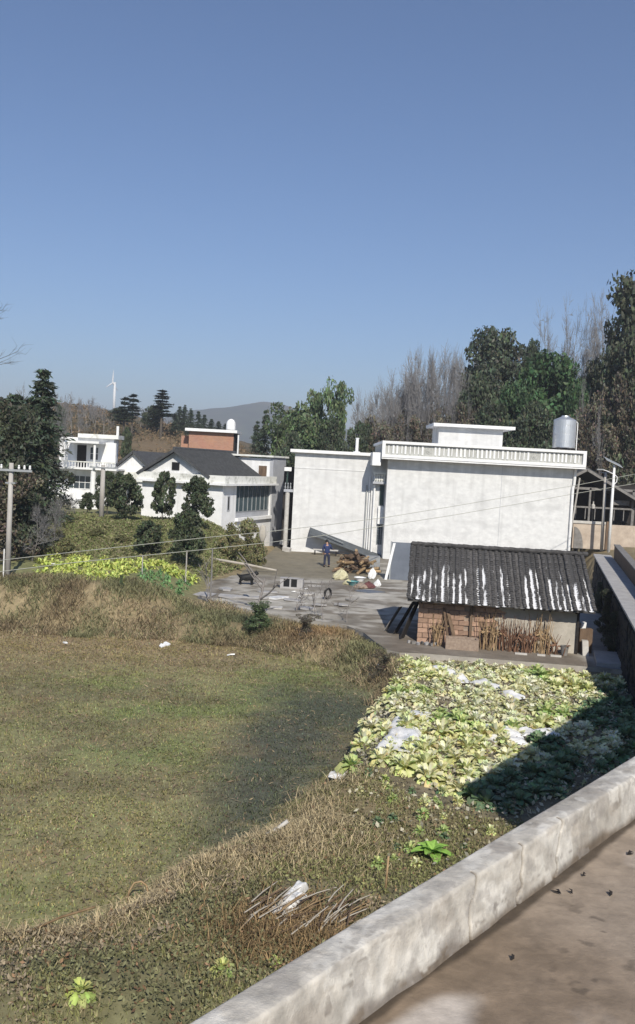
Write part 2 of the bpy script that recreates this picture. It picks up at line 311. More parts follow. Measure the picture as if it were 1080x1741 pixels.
def ground_col(X, Y, d):
    X = np.asarray(X, float); Y = np.asarray(Y, float); n1 = fbm(X, Y, 3.5, 4, 11); n2 = fbm(X, Y, .7, 3, 12)
    c = blend((.24, .222, .112), (.185, .20, .088), sst(.38, .6, n1)); c = blend(c, np.array((.165, .14, .085)), sst(.5, .68, fbm(X, Y, 1.6, 3, 14)) * .6)
    dry = sst(29, 37, Y + 3 * (n1 - .5) - .22 * (X + 6))                                  # straw-coloured far side of the field
    c = blend(c, np.array((.29, .22, .125)), np.clip(dry, 0, 1)[...] * (1 - sst(-4, 0, X)) * .85)
    c = blend(c, np.array((.25, .19, .11)), sst(.55, .8, n2) * .5)
    wet = (1 - sst(.6, 3.4, np.abs(d + 1.5) + 2.6 * (n2 - .5) + 1.6 * (fbm(X, Y, .35, 2, 17) - .5))) * (1 - sst(29, 33, Y)) * sst(-3.2, -1, X) * (d < .4)
    c = blend(c, np.array((.078, .086, .066)), wet * .9)                                   # damp strip along the garden side
    c = blend(c, blend((.30, .235, .14), (.20, .165, .095), n2), sst(0, .6, d))           # banks
    gd = polydist(X, Y, GARDEN); c = blend(c, blend((.22, .185, .13), (.14, .125, .08), n2), 1 - sst(-.2, .6, gd))
    nearz = (1 - sst(13, 20, Y)) * sst(.2, 1, d); c = blend(c, blend((.20, .165, .11), (.165, .165, .08), n1), nearz)
    plot = sst(41.5, 43, Y) * (1 - sst(-6.5, -5, X)); c = blend(c, blend((.19, .205, .085), (.21, .185, .10), n1), plot)
    hl = sst(70, 95, Y); c = blend(c, blend((.17, .125, .075), (.085, .075, .045), sst(.4, .6, fbm(X, Y, 12, 4, 41))), hl)
    c = blend(c, np.array((.075, .06, .042)), hl * sst(-6, 6, X) * .8)
    return c
def axis(*seg):
    out = []
    for a, b, st in seg: out += list(np.arange(a, b, st))
    return np.array(out + [seg[-1][1]])
ax = axis((-450, -100, 14), (-100, -30, 3.5), (-30, 16, .33), (16, 40, .6), (40, 110, 4), (110, 450, 15))
ay = axis((-60, 0, 8), (0, 9, 1.5), (9, 52, .33), (52, 80, .7), (80, 200, 2), (200, 450, 12))
GX, GY = np.meshgrid(ax, ay); H, D = height(GX, GY)
nx, ny = len(ax), len(ay); idx = np.arange(nx * ny).reshape(ny, nx)
quads = np.stack([idx[:-1, :-1], idx[:-1, 1:], idx[1:, 1:], idx[1:, :-1]], -1).reshape(-1, 4)
link('terrain', np_mesh('terrain', np.stack([GX, GY, H], -1).reshape(-1, 3), quads, ground_col(GX, GY, D).reshape(-1, 3), M['terrain'], True), kind='structure')
M['plain'] = mat('plain', (.09, .08, .05), (.05, .055, .035), .02, .95)
MB().add([(-2580, -230, -4), (2580, -230, -4), (2580, 5180, -4), (-2580, 5180, -4)], [(0, 1, 2, 3)]).build('ground', M['plain'], kind='structure')
# ------------------------------------------------------------------ far mountains
def ridge(name, pts, Y, depth, seed):
    xs = np.linspace(pts[0][0], pts[-1][0], 90); zs = np.interp(xs, [p[0] for p in pts], [p[1] for p in pts]); rows = 14
    V = []
    for j in range(rows):
        t = j / (rows - 1); prof = math.sin(math.pi * t) ** .8
        y = Y - depth + 2 * depth * t
        V.append(np.stack([xs + (t - .5) * 60, np.full_like(xs, y) + 20 * (fbm(xs, xs * 0 + j * 40, 90, 3, seed) - .5), -4 + (zs + 4) * prof * (1 + .10 * (fbm(xs, xs * 0 + j * 60, 70, 4, seed + 3) - .5))], -1))
    V = np.concatenate(V); n = len(xs); idx = np.arange(n * rows).reshape(rows, n)
    q = np.stack([idx[:-1, :-1], idx[:-1, 1:], idx[1:, 1:], idx[1:, :-1]], -1).reshape(-1, 4)
    link(name, np_mesh(name, V, q, None, M['mountain'], True), kind='structure')
mp_ = [P(a, b, 2200) for a, b in [(300, 712), (330, 698), (365, 695), (400, 692), (425, 686), (450, 684), (475, 686), (500, 692), (530, 706), (600, 735)]]
ridge('mountain', [(-900, 40), (-600, 60), (-420, 80)] + [(p.x, p.z) for p in mp_] + [(60, 40), (300, 30)], 2200, 500, 3)
ridge('mountain', [(-1300, 50), (-1000, 95), (-750, 120), (-590, 128), (-480, 110), (-330, 60), (-200, 10)], 2420, 300, 8)

# wind turbine on the far ridge, seen almost edge-on
tb = P(194, 690, 1300); hub = P(195, 652, 1300)
t = thing('wind_turbine', 'white wind turbine far off above the brown hill', 'wind turbine', (tb.x, 1300, tb.z - 14))
MB().tube([(0, 0, 0), (0, 0, hub.z - tb.z + 14)], [2.3, 1.5], 12).build('tower', M['white'], t, smooth=True)
MB().box((-3.2, -1.2, 0), (1.6, 1.2, 2.4)).build('nacelle', M['white'], t, loc=(0, 0, hub.z - tb.z + 13.4))
for ang in (4, 124, 244):
    a = R(ang); L = 19
    pts = [Vector((math.sin(a) * L * k * .35, math.sin(a) * L * k * .93, math.cos(a) * L * k)) for k in (0, .12, .25, .6, 1)]
    MB().tube(pts, [.6, .9, 1.1, .65, .18], 6).build('blade', M['white'], t, loc=(-2.9, -1.6, hub.z - tb.z + 14.5))

# ------------------------------------------------------------------ terrace we stand on, and its low parapet
dv = Vector((.627, .779, 0)); nv = Vector((.779, -.627, 0)); O0 = Vector((.10, 2.64, 0)) + nv * .0
def tl(t, s): p = O0 + dv * t + nv * s; return (p.x, p.y)
MB().prism([tl(-9, .02), tl(17, .02), tl(17, 12), tl(-9, 12)], -1.2, 5.19).build('terrace', M['concrete'], kind='structure')
ts = axis((-4, -1.2, .1), (-1.2, 3.6, .011), (3.6, 14, .12)); ss = axis((.05, 1.6, .009), (1.6, 9, .15)); TT, S2 = np.meshgrid(ts, ss)
V = np.stack([O0.x + dv.x * TT + nv.x * S2, O0.y + dv.y * TT + nv.y * S2, np.full_like(TT, 5.2) + .006 * (fbm(TT, S2, .6, 3, 2) - .5)], -1).reshape(-1, 3)
n1 = fbm(TT, S2, 1.1, 4, 61); n2 = fbm(TT, S2, .35, 4, 62); n3 = fbm(TT, S2, 2.6, 3, 63)
c = blend((.205, .16, .118), (.31, .255, .20), sst(.35, .68, n1)); c = blend(c, np.array((.15, .108, .07)), sst(.5, .66, n3) * .5); c = blend(c, np.array((.36, .31, .265)), sst(.62, .72, n2) * .35)
edge = 1 - sst(.01, .035, S2 - .152 - .10 * (n2 - .5) - .05 * (n1 - .4)); c = blend(c, np.array((.055, .042, .03)), edge * .9)        # dirt gathered along the parapet
tp = (TT - .05) / .30; sp = (S2 - .30) / .10; c = blend(c, np.array((.48, .43, .38)), (1 - sst(.6, 1.1, np.hypot(tp, sp) + .8 * (n2 - .5))) * .8)
idx = np.arange(TT.size).reshape(TT.shape); q = np.stack([idx[:-1, :-1], idx[:-1, 1:], idx[1:, 1:], idx[1:, :-1]], -1).reshape(-1, 4)
M['screed'] = vmat('screed', .75, 9, .18, .25)
c = np.clip(c * 1.22 * (1 + .4 * (fbm(TT, S2, .09, 3, 65)[..., None] - .5) + .25 * (fbm(TT, S2, .03, 2, 66)[..., None] - .5)), .01, .8)
spk = sst(.70, .76, fbm(TT, S2, .05, 2, 67)) * sst(.45, .6, fbm(TT, S2, .7, 3, 68)); c = blend(c, np.array((.07, .055, .042)), spk * .7)
link('terrace_floor', np_mesh('terrace_floor', V, q, c.reshape(-1, 3), M['screed'], True), kind='structure')
# scraps on the terrace floor
for i, (t_, s_, L, a) in enumerate([(1.25, .52, .028, .3), (1.32, .36, .018, 1.2), (1.75, .28, .02, .4), (1.05, .82, .016, 2), (.62, .3, .014, 1), (1.6, .75, .02, .2), (1.18, .2, .022, 2.4), (1.4, .22, .012, .5), (1.22, .24, .014, 1.9)]):
    p = O0 + dv * t_ + nv * s_; mb = MB()
    mb.add([(-L, 0, .002), (-L * .2, -L * .45, .012), (L, 0, .006), (0, L * .4, .016)], [(0, 1, 2, 3)])
    mb.add([(-L, 0, 0), (-L * .2, -L * .45, .004), (L, 0, 0), (0, L * .4, .005)], [(3, 2, 1, 0)])
    tag(mb.build('dry_leaf', M['darkwood'], loc=(p.x, p.y, 5.203), rot=(0, 0, a)), 'dark curled dry leaf lying on the brown terrace floor', 'leaf', 'dry leaves on the terrace floor')
# parapet: rounded plastered kerb with cracks and knocks
prof = [(.0, -.3), (.0, .10), (.001, .17), (.003, .193), (.010, .199), (.04, .201), (.065, .201), (.092, .200), (.107, .197), (.113, .189), (.116, .165), (.120, .12), (.125, .08), (.131, .04), (.137, .0), (.142, -.03)]
pt = np.array(prof); pk = np.linspace(0, len(pt) - 1, 64); pt = np.stack([np.interp(pk, np.arange(len(pt)), pt[:, i]) for i in (0, 1)], -1); tt = axis((-4, -1.2, .05), (-1.2, 4.2, .0045), (4.2, 14, .04)); A, B = np.meshgrid(tt, np.arange(len(pt))); S0 = pt[B, 0]; Z0 = pt[B, 1]
lump = (fbm(A, S0 + Z0 * 1.5, .22, 4, 71) - .5); amp = .010 * (Z0 > .05)
wave = (vnoise(A, A * 0, .9, 5) - .5) * .018
S1 = S0 + wave + lump * amp + (S0 > .08) * (fbm(A, Z0 * 2, .35, 3, 77) - .5) * .022; Z1 = Z0 + lump * amp * (Z0 > .1) + (vnoise(A, A * 0, 1.3, 15) - .5) * .012 * (Z0 > 0)
for ct, cw, sl in [(1.02, .006, .35), (1.36, .006, .5), (.66, .005, .4), (2.45, .005, .3), (3.4, .006, .2), (-.6, .006, .2)]:      # cracks in the inner face
    g = np.exp(-((A - ct - sl * (Z0 - .1) + .035 * (vnoise(Z0 * 9 + ct * 7, A * 0, .35, 44) - .5)) / cw) ** 2) * (S0 > .085); S1 -= g * .014; Z1 -= g * .004
V = np.stack([O0.x + dv.x * A + nv.x * S1, O0.y + dv.y * A + nv.y * S1, 5.2 + Z1], -1).reshape(-1, 3)
cn = fbm(A, S0 * 3 + Z0 * 3, .5, 4, 81); c = blend((.39, .36, .315), (.49, .455, .40), sst(.35, .65, cn)); fl = sst(.60, .66, fbm(A, S0 * 1.6 + Z0 * 1.2, .28, 4, 83)); c = blend(c, np.array((.62, .59, .535)), fl * .7)
c = blend(c, np.array((.33, .29, .245)), sst(.56, .72, fbm(A, S0 * 2 - Z0 * 2, .16, 4, 85)) * .55)
c = blend(c, np.array((.12, .085, .055)), (1 - sst(.0, .045, Z0 - .05 * (vnoise(A, A * 0, .12, 8) - .3))) * (S0 > .1) * .85)
for ct, cw, sl in [(1.02, .006, .35), (1.36, .006, .5), (.66, .005, .4)]: c = blend(c, np.array((.1, .075, .05)), np.exp(-((A - ct - sl * (Z0 - .1) + .035 * (vnoise(Z0 * 9 + ct * 7, A * 0, .35, 44) - .5)) / (cw * 1.1)) ** 2) * (S0 > .085) * .9)
c = np.clip(c * (1 + .6 * (fbm(A, S0 * 1.2 + Z0 * 1.2, .05, 3, 87)[..., None] - .5)), .01, .8); f2 = sst(.6, .63, fbm(A, S0 * 1.4 + Z0 * 1.4, .13, 3, 95)) * sst(.42, .55, fbm(A, S0 + Z0, .9, 2, 96)); c = blend(c, np.array((.64, .61, .55)), f2 * .6); f3 = sst(.62, .65, fbm(A, S0 * 1.4 - Z0 * 1.4, .09, 3, 97)); c = blend(c, np.array((.30, .275, .25)), f3 * .45); dk = sst(.66, .74, fbm(A, S0 * 1.5 - Z0 * 1.5, .035, 2, 89)) * sst(.4, .6, fbm(A, Z0 * 2, .6, 2, 88)); c = blend(c, np.array((.2, .175, .15)), dk * .6)
idx = np.arange(A.size).reshape(A.shape); q = np.stack([idx[:-1, :-1], idx[1:, :-1], idx[1:, 1:], idx[:-1, 1:]], -1).reshape(-1, 4)
M['kerb'] = vmat('kerb', .9, 16, .16, .35)
tag(link('parapet_wall', np_mesh('parapet_wall', V, q, c.reshape(-1, 3), M['kerb'], True)), 'low weathered concrete parapet running along the edge of the terrace', 'parapet')

# flat-roofed house beside the terrace (just out of the frame; its shadow falls over the garden)
t = thing('flat_roofed_house', 'grey concrete house beside the terrace, shading the cabbage garden', 'house', (0, 0, 0))
k_ = (-.2 - 5.95) / math.tan(SUN_EL); su = Vector((math.sin(SUN_AZ), math.cos(SUN_AZ)))
c0 = Vector((3.42, 19.69)) - su * k_; c1 = Vector((10.6, 30.5)) - su * k_
e_ = (c1 - c0).normalized(); pn = Vector((e_.y, -e_.x)); q0 = c0 + pn * .0; q3 = c1 + pn * 9; q2 = c0 + pn * 3.5
MB().prism([tuple(c0 + pn * .25 + e_ * .25), tuple(c1 + pn * .25), tuple(q3), tuple(q2 + e_ * .25)], -1, 5.6).build('wall', M['plaster2'], t)
MB().prism([tuple(c0), tuple(c1), tuple(q3), tuple(q2)], 5.603, 5.95).build('roof', M['concrete'], t)

# ------------------------------------------------------------------ yard slab, lane, retaining wall
YARD = [(-5.9, 44.2), (-4.6, 43.0), (-3.6, 42.0), (-2.7, 41.2), (-1.6, 40.3), (-.8, 39.8), (.4, 39.3), (1.5, 38.6), (2.15, 37.2), (2.5, 35.4), (2.85, 33.9), (3.3, 33.5), (4.2, 33.55), (10.9, 32.6), (11.3, 32.4), (17.6, 57.4), (21, 70), (21, 74), (-3.2, 74), (-3.4, 68), (-3.9, 60), (-4.8, 54), (-5.7, 51)]
xs, ys = np.meshgrid(np.arange(-6.5, 22, .2), np.arange(32, 75, .2)); yd = polydist(xs, ys, YARD)
MB().prism(YARD, -1.3, -.006).build('yard_base', M['concrete'], kind='structure')
from mathutils.geometry import delaunay_2d_cdt
pe = []                                                                # polygon edge points, closely spaced, a little ragged
for i in range(len(YARD)):
    (x0, y0), (x1, y1) = YARD[i], YARD[(i + 1) % len(YARD)]; k = max(1, int(math.hypot(x1 - x0, y1 - y0) / .5)); pe += [(x0 + (x1 - x0) * j / k, y0 + (y1 - y0) * j / k) for j in range(k)]
ins_ = yd < -.1; pin = list(zip(xs[ins_] + rng.uniform(-.05, .05, ins_.sum()), ys[ins_] + rng.uniform(-.05, .05, ins_.sum())))
vv, _e, ff, *_ = delaunay_2d_cdt([Vector(p) for p in pe + pin], [], [list(range(len(pe)))], 1, 1e-5)
me = bpy.data.meshes.new('courtyard'); me.from_pydata([(p.x, p.y, 0) for p in vv], [], [f if (vv[f[1]] - vv[f[0]]).cross(vv[f[2]] - vv[f[0]]) > 0 else f[::-1] for f in ff]); me.update()
co = np.empty(len(me.vertices) * 3, np.float32); me.vertices.foreach_get('co', co); co = co.reshape(-1, 3)
n1 = fbm(co[:, 0], co[:, 1], 3, 4, 91); n2 = fbm(co[:, 0], co[:, 1], .8, 3, 92)
c = blend((.20, .18, .152), (.37, .345, .30), sst(.38, .6, n1)); c = blend(c, np.array((.15, .125, .095)), sst(.5, .64, n2) * .75); n3 = fbm(co[:, 0] + 9, co[:, 1] * 1.6, 1.5, 4, 93); c = blend(c, np.array((.50, .475, .43)), sst(.58, .68, n3) * .7 * (1 - sst(54, 58, co[:, 1])))
earth = sst(52.5, 55, co[:, 1]) * (1 - sst(3.2, 5, co[:, 0])); c = blend(c, np.array((.20, .175, .125)) * (.8 + .4 * n2)[:, None], earth * .9)
dirt = (1 - sst(36, 41, co[:, 1])) * sst(2.4, 3.5, co[:, 0]) * (1 - sst(10, 10.6, co[:, 0])); c = blend(c, np.array((.17, .14, .11)), dirt * .8)
lane = sst(10.3, 10.8, co[:, 0]) * (1 - sst(50, 60, co[:, 1])); c = blend(c, np.array((.30, .30, .30)), lane * .8)
at = me.attributes.new('Col', 'FLOAT_COLOR', 'POINT'); cc = np.ones((len(co), 4), np.float32); cc[:, :3] = c; at.data.foreach_set('color', cc.ravel())
M['yard'] = vmat('yard', .9, 1.5, .25, .2); me.materials.append(M['yard']); link('courtyard', me, kind='structure')
# broken concrete pieces on the left corner of the yard
def chip(cx, cy, r, z, rz, m, name, label, cat, group=None, th=.06, tilt=0, sq=.7):
    n = random.choice((4, 5, 5, 6)); a0 = random.random() * 6; pts = [(r * (random.uniform(.6, 1.25)) * math.cos(a0 + 2 * math.pi * (i + random.uniform(-.25, .25)) / n), sq * r * random.uniform(.6, 1.25) * math.sin(a0 + 2 * math.pi * (i + random.uniform(-.25, .25)) / n)) for i in range(n)]
    return tag(MB().prism(pts, 0, th).build(name, m, loc=(cx, cy, z), rot=(tilt, tilt * .6, rz)), label, cat, group)

# retaining wall at the right of the shed: rough dark stones, parts
rw = thing('retaining_wall', 'dark rough stone retaining wall in shade right of the tiled shed', 'wall', (11.24, 32.35, 0), -math.atan2(.245, .97))
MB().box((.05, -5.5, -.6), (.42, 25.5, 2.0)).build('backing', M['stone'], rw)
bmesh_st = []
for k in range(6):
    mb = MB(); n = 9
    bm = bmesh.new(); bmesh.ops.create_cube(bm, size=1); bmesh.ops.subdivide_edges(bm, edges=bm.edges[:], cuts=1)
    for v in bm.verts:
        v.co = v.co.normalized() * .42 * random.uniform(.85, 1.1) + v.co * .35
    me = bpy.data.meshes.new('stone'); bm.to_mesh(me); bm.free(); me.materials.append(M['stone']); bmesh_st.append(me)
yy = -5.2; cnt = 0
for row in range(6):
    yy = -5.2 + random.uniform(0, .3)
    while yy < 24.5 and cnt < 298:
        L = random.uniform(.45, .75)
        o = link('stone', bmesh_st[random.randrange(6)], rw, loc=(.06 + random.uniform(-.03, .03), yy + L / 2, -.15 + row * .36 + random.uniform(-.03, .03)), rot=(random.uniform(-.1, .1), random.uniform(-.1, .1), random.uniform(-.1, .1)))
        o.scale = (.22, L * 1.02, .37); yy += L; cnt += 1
cp = MB()
for k in range(20): cp.box((-.05, -5.5 + k * 1.55, 2.004), (.44, -5.5 + k * 1.55 + 1.535, 2.085 + .012 * random.random()))
cp.build('coping', M['slab'], rw)
lane = MB()
for k in range(12):
    y0 = -5.5 + k * 2.6; lane.box((.445, y0, 1.6), (1.02, y0 + 2.57, 2.06 + .012 * random.random()))
lane.build('raised_lane', M['slab'], None, loc=(11.24, 32.35, 0), rot=(0, 0, -math.atan2(.245, .97)), kind='structure')
# low wall along the outer side of the raised lane
lw = thing('lane_wall', 'brown concrete wall along the raised lane, below the pink wall', 'wall', (11.24, 32.35, 0), -math.atan2(.245, .97))
poly = [(23.5, 1.8), (23.5, 2.85), (15, 2.8), (8, 2.7), (-4, 2.65), (-4, 1.8)]
mb = MB(); n = len(poly); mb.add([(1.04, y, z) for y, z in poly] + [(1.3, y, z) for y, z in poly], [tuple(range(n))[::-1], tuple(range(n, 2 * n))] + [(i, (i + 1) % n, n + (i + 1) % n, n + i) for i in range(n)])
mb.build('wall_body', M['wood'], lw)
MB().obox((1.0, -4, 2.655), (.36, 0, 0), (0, 27.5, .2), (0, 0, .06)).build('coping', M['greywood'], lw)
# loose pale slab in the lane
tag(MB().obox((0, 0, 0), (1.05, -.1, 0), (.5, 2.1, .05), (0, 0, .12)).build('concrete_slab', M['slab'], loc=(10.45, 32.9, .0)), 'bluish concrete slab lying in the shaded lane right of the shed', 'slab')
# ------------------------------------------------------------------ buildings
def window(parent, x0, x1, y, z0, z1, nv_=1, nh=1, glass='glass', fm='white', t=.06, name='window', proud=.05):
    """window on a wall at local y facing -y: frame of bars (part) with panes (sub-parts)"""
    mb = MB(); yb = y - proud
    mb.box((x0, yb, z0), (x0 + t, y, z1)).box((x1 - t, yb, z0), (x1, y, z1)).box((x0 + t, yb, z0), (x1 - t, y, z0 + t)).box((x0 + t, yb, z1 - t), (x1 - t, y, z1))
    for i in range(1, nv_ + 1):
        if nv_: x = x0 + (x1 - x0) * i / (nv_ + 1); mb.box((x - t * .35, yb + .004, z0 + t), (x + t * .35, y, z1 - t))
    for i in range(1, nh + 1): z = z0 + (z1 - z0) * i / (nh + 1); mb.box((x0 + t, yb + .008, z - t * .3), (x1 - t, y, z + t * .3))
    f = mb.build(name, M[fm], parent)
    for i in range(nv_ + 1):
        a = x0 + (x1 - x0) * i / (nv_ + 1); b = x0 + (x1 - x0) * (i + 1) / (nv_ + 1)
        MB().box((a + .03, y - .02, z0 + .03), (b - .03, y - .012, z1 - .03)).build('pane', M[glass], f)
    return f

# --- plain white building, left of the big one
t = thing('plain_building', 'tall blank white building with a thin white roof slab and a vent pipe', 'building', (-1.93, 70, 0))
MB().box((0, 0, -.1), (6.0, 8.5, 7.62)).build('wall', M['plaster2'], t)
MB().box((-.38, -.4, 7.62), (6.35, 8.9, 7.86)).build('roof_slab', M['white'], t, bevel=.02)
MB().box((0, -.03, 6.42), (6.0, 0, 6.47)).build('string_course', M['plaster2'], t)
p = MB().lathe([(0, 0), (.28, 0), (.28, .07), (.12, .09), (.12, 1.05), (.15, 1.07), (.15, 1.13), (0, 1.13)], 14).build('vent_pipe', M['white'], t, loc=(4.72, .9, 7.86), smooth=False)
MB().tube([(5.84, -.12, 0), (5.84, -.12, 6.1)], .075, 10).build('drain_pipe', M['white'], t)
MB().tube([(5.6, -.08, 0), (5.6, -.08, 5.4)], .05, 10).build('drain_pipe', M['greymetal'], t)
MB().tube([(-.45, .3, 0), (-.45, .3, 4.55)], .17, 12).build('column', M['crate'], t)
MB().box((-.75, .1, 4.55), (-.03, .9, 4.75)).build('ledge', M['greywall'], t)
for x in (-.65, -.45, -.25): MB().lathe([(.03, 0), (.07, .12), (.03, .3), (.06, .42), (.03, .5)], 8).build('baluster', M['greymetal'], t, loc=(x, .25, 4.76))
MB().box((-.9, 3.0, 0), (-.03, 3.2, 6.5)).build('recess_wall', M['darkwood'], t)
MB().box((-.8, .6, 6.15), (-.25, 1.0, 6.45)).build('lamp_box', M['white'], t)
MB().tube([(-.55, .8, 5.2), (-.55, .8, 6.15)], .07, 8).build('lamp_post', M['green_glass'], t)

# --- big white building with a relief parapet
t = thing('flat_roofed_building', 'big white two-storey building with a relief band round its flat roof', 'building', (5.05, 68, 0))
W = 13.85
MB().box((0, 0, -.1), (W, 10, 7.45)).build('wall', M['plaster'], t)
MB().box((5.6, -.012, .55), (W - .3, 0, .85)).build('bare_strip', M['block'], t)
MB().box((8.52, -.012, .4), (8.545, 0, 7.3)).build('wall_joint', M['greywall'], t)
bx0, bx1, z0, z1 = -.55, W + .6, 7.453, 8.78
MB().box((bx0, -.95, z0), (bx1, 10.8, z0 + .12)).build('roof_slab', M['white'], t)
band = MB().box((bx0 + .2, -.80, z0 + .12), (bx1 - .2, -.70, z1 - .1)).box((bx0 + .15, -.70, z0 + .12), (bx0 + .25, 10.4, z1 - .1)).box((bx1 - .25, -.70, z0 + .12), (bx1 - .15, 10.4, z1 - .1)).build('parapet', M['relief'], t)
MB().box((bx0, -1.0, z0 + .122), (bx1, -.66, z0 + .33)).box((bx0, -1.0, z1 - .2), (bx1, -.6, z1)).box((bx0, -1.0, z0 + .33), (bx0 + .24, -.64, z1 - .2)).box((bx1 - .24, -1.0, z0 + .33), (bx1, -.64, z1 - .2)).build('parapet_frame', M['white'], t)
MB().box((bx0 - .008, -.60, z1 - .2), (bx0 + .3, 10.4, z1 - .004)).box((bx1 - .3, -.60, z1 - .2), (bx1 + .008, 10.4, z1 - .004)).build('parapet_coping', M['white'], t)
nr = 46; rib = MB().box((-.07, -.05, 0), (.07, 0, .62)).mesh('rib', M['white']); rib2 = MB().box((-.035, -.035, .03), (.035, 0, .6)).mesh('rib', M['white'])
for i in range(nr):
    x = bx0 + .5 + (bx1 - bx0 - 1.0) * i / (nr - 1)
    if i in (9, 10, 34, 35): continue
    link('rib', rib if random.random() < .6 else rib2, band, (x + random.uniform(-.03, .03), -.802, z0 + .43))
for i in (9.5, 34.5):
    x = bx0 + .5 + (bx1 - bx0 - 1.0) * i / (nr - 1)
    MB().lathe([(0, .06), (.1, .05), (.13, .02), (.22, .03), (.25, 0)], 8).build('rosette', M['relief'], band, (x, -.80, z0 + .73), rot=(R(90), 0, 0))
MB().tube([(W - .02, -.14, .2), (W - .02, -.14, 6.0), (W + .05, -.14, 6.25), (W + .1, -.14, 7.45)], .1, 10).build('drain_pipe', M['white'], t)
s = MB().box((4.15, 4, 7.58), (9.2, 8, 10.25)).build('stair_room', M['plaster2'], t)
MB().box((3.65, 3.45, 10.253), (10.05, 8.6, 10.5)).build('stair_roof', M['white'], s, bevel=.02)
# link between the two buildings: recessed wall, balcony ledge, windows
MB().box((-1.05, 1.6, -.1), (-.003, 9, 7.44)).build('recess_wall', M['plaster2'], t)
MB().box((-.98, .9, 5.55), (-.003, 1.597, 5.72)).build('balcony_slab', M['greywall'], t)
for k in range(5): MB().lathe([(.05, 0), (.09, .15), (.05, .4), (.08, .5), (.05, .58)], 8).build('baluster', M['mouldwhite'], t, loc=(-.86 + .18 * k, 1.0, 5.723))
MB().box((-.98, .88, 6.305), (-.003, 1.12, 6.42)).build('balcony_rail', M['mouldwhite'], t)
window(t, -.42, -.03, 1.6, 3.9, 5.5, 0, 0, 'green_glass', 'greymetal', .04)
MB().box((-.45, 1.35, 2.5), (-.01, 1.597, 3.85)).build('white_panel', M['white'], t)
window(t, -.45, -.02, 1.6, .9, 2.45, 2, 3, 'glass', 'greymetal', .04)
MB().box((-1.2, -.6, 6.93), (-.57, 8, 7.9)).build('low_parapet', M['white'], t)
MB().tube([(-.8, 1.4, 0), (-.8, 1.4, 5.5)], .08, 10).build('column', M['white'], t)

# stainless tank on the roof
t = thing('water_tank', 'stainless steel water tank on a stand at the right end of the roof', 'water tank', (18.62, 70.3, 7.57))
MB().lathe([(0, 1.45), (.84, 1.45), (.86, 1.5), (.86, 1.9), (.845, 1.92), (.86, 1.94), (.86, 2.5), (.845, 2.52), (.86, 2.54), (.86, 3.1), (.845, 3.12), (.86, 3.14), (.86, 3.55), (.8, 3.62), (.3, 3.84), (.28, 3.93), (0, 3.94)], 32).build('drum', M['steel'], t, smooth=False)
for a in range(4):
    x, y = .62 * math.cos(R(45 + 90 * a)), .62 * math.sin(R(45 + 90 * a)); MB().bar((x, y, 0), (x, y, 1.43), .07).build('leg', M['greymetal'], t)
MB().box((-.72, -.72, 1.36), (.72, .72, 1.446)).build('stand_top', M['darkwood'], t)
MB().tube([(.9, -.3, -.0), (.9, -.3, 3.4), (.8, -.25, 3.5)], .035, 8).build('feed_pipe', M['white'], t)

# --- gable house with window wall
H0 = Vector((-6.93, 66, 2.1)); yaw = R(-20)
t = thing('gable_house', 'white house with dark pitched roof, small attic window and a long glazed side', 'house', H0, yaw)
# local x: +x along the facade to the right (facade from -6.7 to 0), +y to the back along the glazed side
MB().box((-6.7, 0, -2.2), (0, .25, 3.05)).box((-6.7, .25, -2.2), (-6.45, 9.1, 3.05)).box((-.25, .25, -2.2), (0, 2.35, 3.05)).box((-.25, 8.85, -2.2), (0, 9.3, 3.05)).box((-.25, 2.35, -2.2), (0, 8.85, .1)).box((-6.45, 8.85, -2.2), (-.25, 9.1, 3.05)).build('wall', M['whitewash'], t)
MB().box((-.10, 2.35, .1), (.22, 8.85, .34)).build('sill', M['whitewash'], t)
MB().box((-.2, 2.35, .34), (-.12, 8.85, .75)).build('spandrel', M['greywall'], t)
wn = MB().box((-.19, 2.35, .752), (-.10, 8.85, .81)).box((-.19, 2.35, 2.9), (-.10, 8.85, 2.98)).build('window_frame', M['greymetal'], t)
for k in range(9): MB().box((-.185, 2.35 + k * .8 - .03 + (.03 if k == 0 else 0), .81), (-.105, 2.35 + k * .8 + .03, 2.9)).build('mullion', M['greymetal'], wn)
for k in range(8): MB().box((-.165, 2.39 + k * .8, .812), (-.155, 2.35 + (k + 1) * .8 - .04, 2.898)).build('pane', M['teal_glass'], wn)
MB().box((-6.2, .4, -2), (-.4, 8.7, -.02)).build('floor_slab', M['concrete'], t)
f = MB().box((-.006, .8, .9), (.03, 1.25, 1.0)).box((-.006, .8, 1.95), (.03, 1.25, 2.05)).box((-.006, .8, 1.0), (.03, .9, 1.95)).box((-.006, 1.15, 1.0), (.03, 1.25, 1.95)).build('window', M['greywall'], t)
MB().box((.002, .9, 1.0), (.012, 1.15, 1.95)).build('pane', M['black'], f)
MB().box((-6.95, -.3, 2.95), (.3, 0, 3.5)).box((.0, .003, 2.95), (.3, 9.3, 3.5)).box((-6.95, .003, 2.95), (-6.7, 9.3, 3.5)).build('parapet_band', M['mouldwhite'], t)
MB().box((-6.95, -.5, 2.8), (.5, -.003, 2.947)).box((.003, 0, 2.8), (.5, 9.3, 2.947)).build('eave_slab', M['whitewash'], t)
MB().box((-6.68, .02, 3.053), (-.02, 9.1, 3.2)).build('flat_roof', M['concrete'], t)
gx0, gx1, gxm, ze, zr = -6.75, -1.25, -3.95, 3.5, 5.12
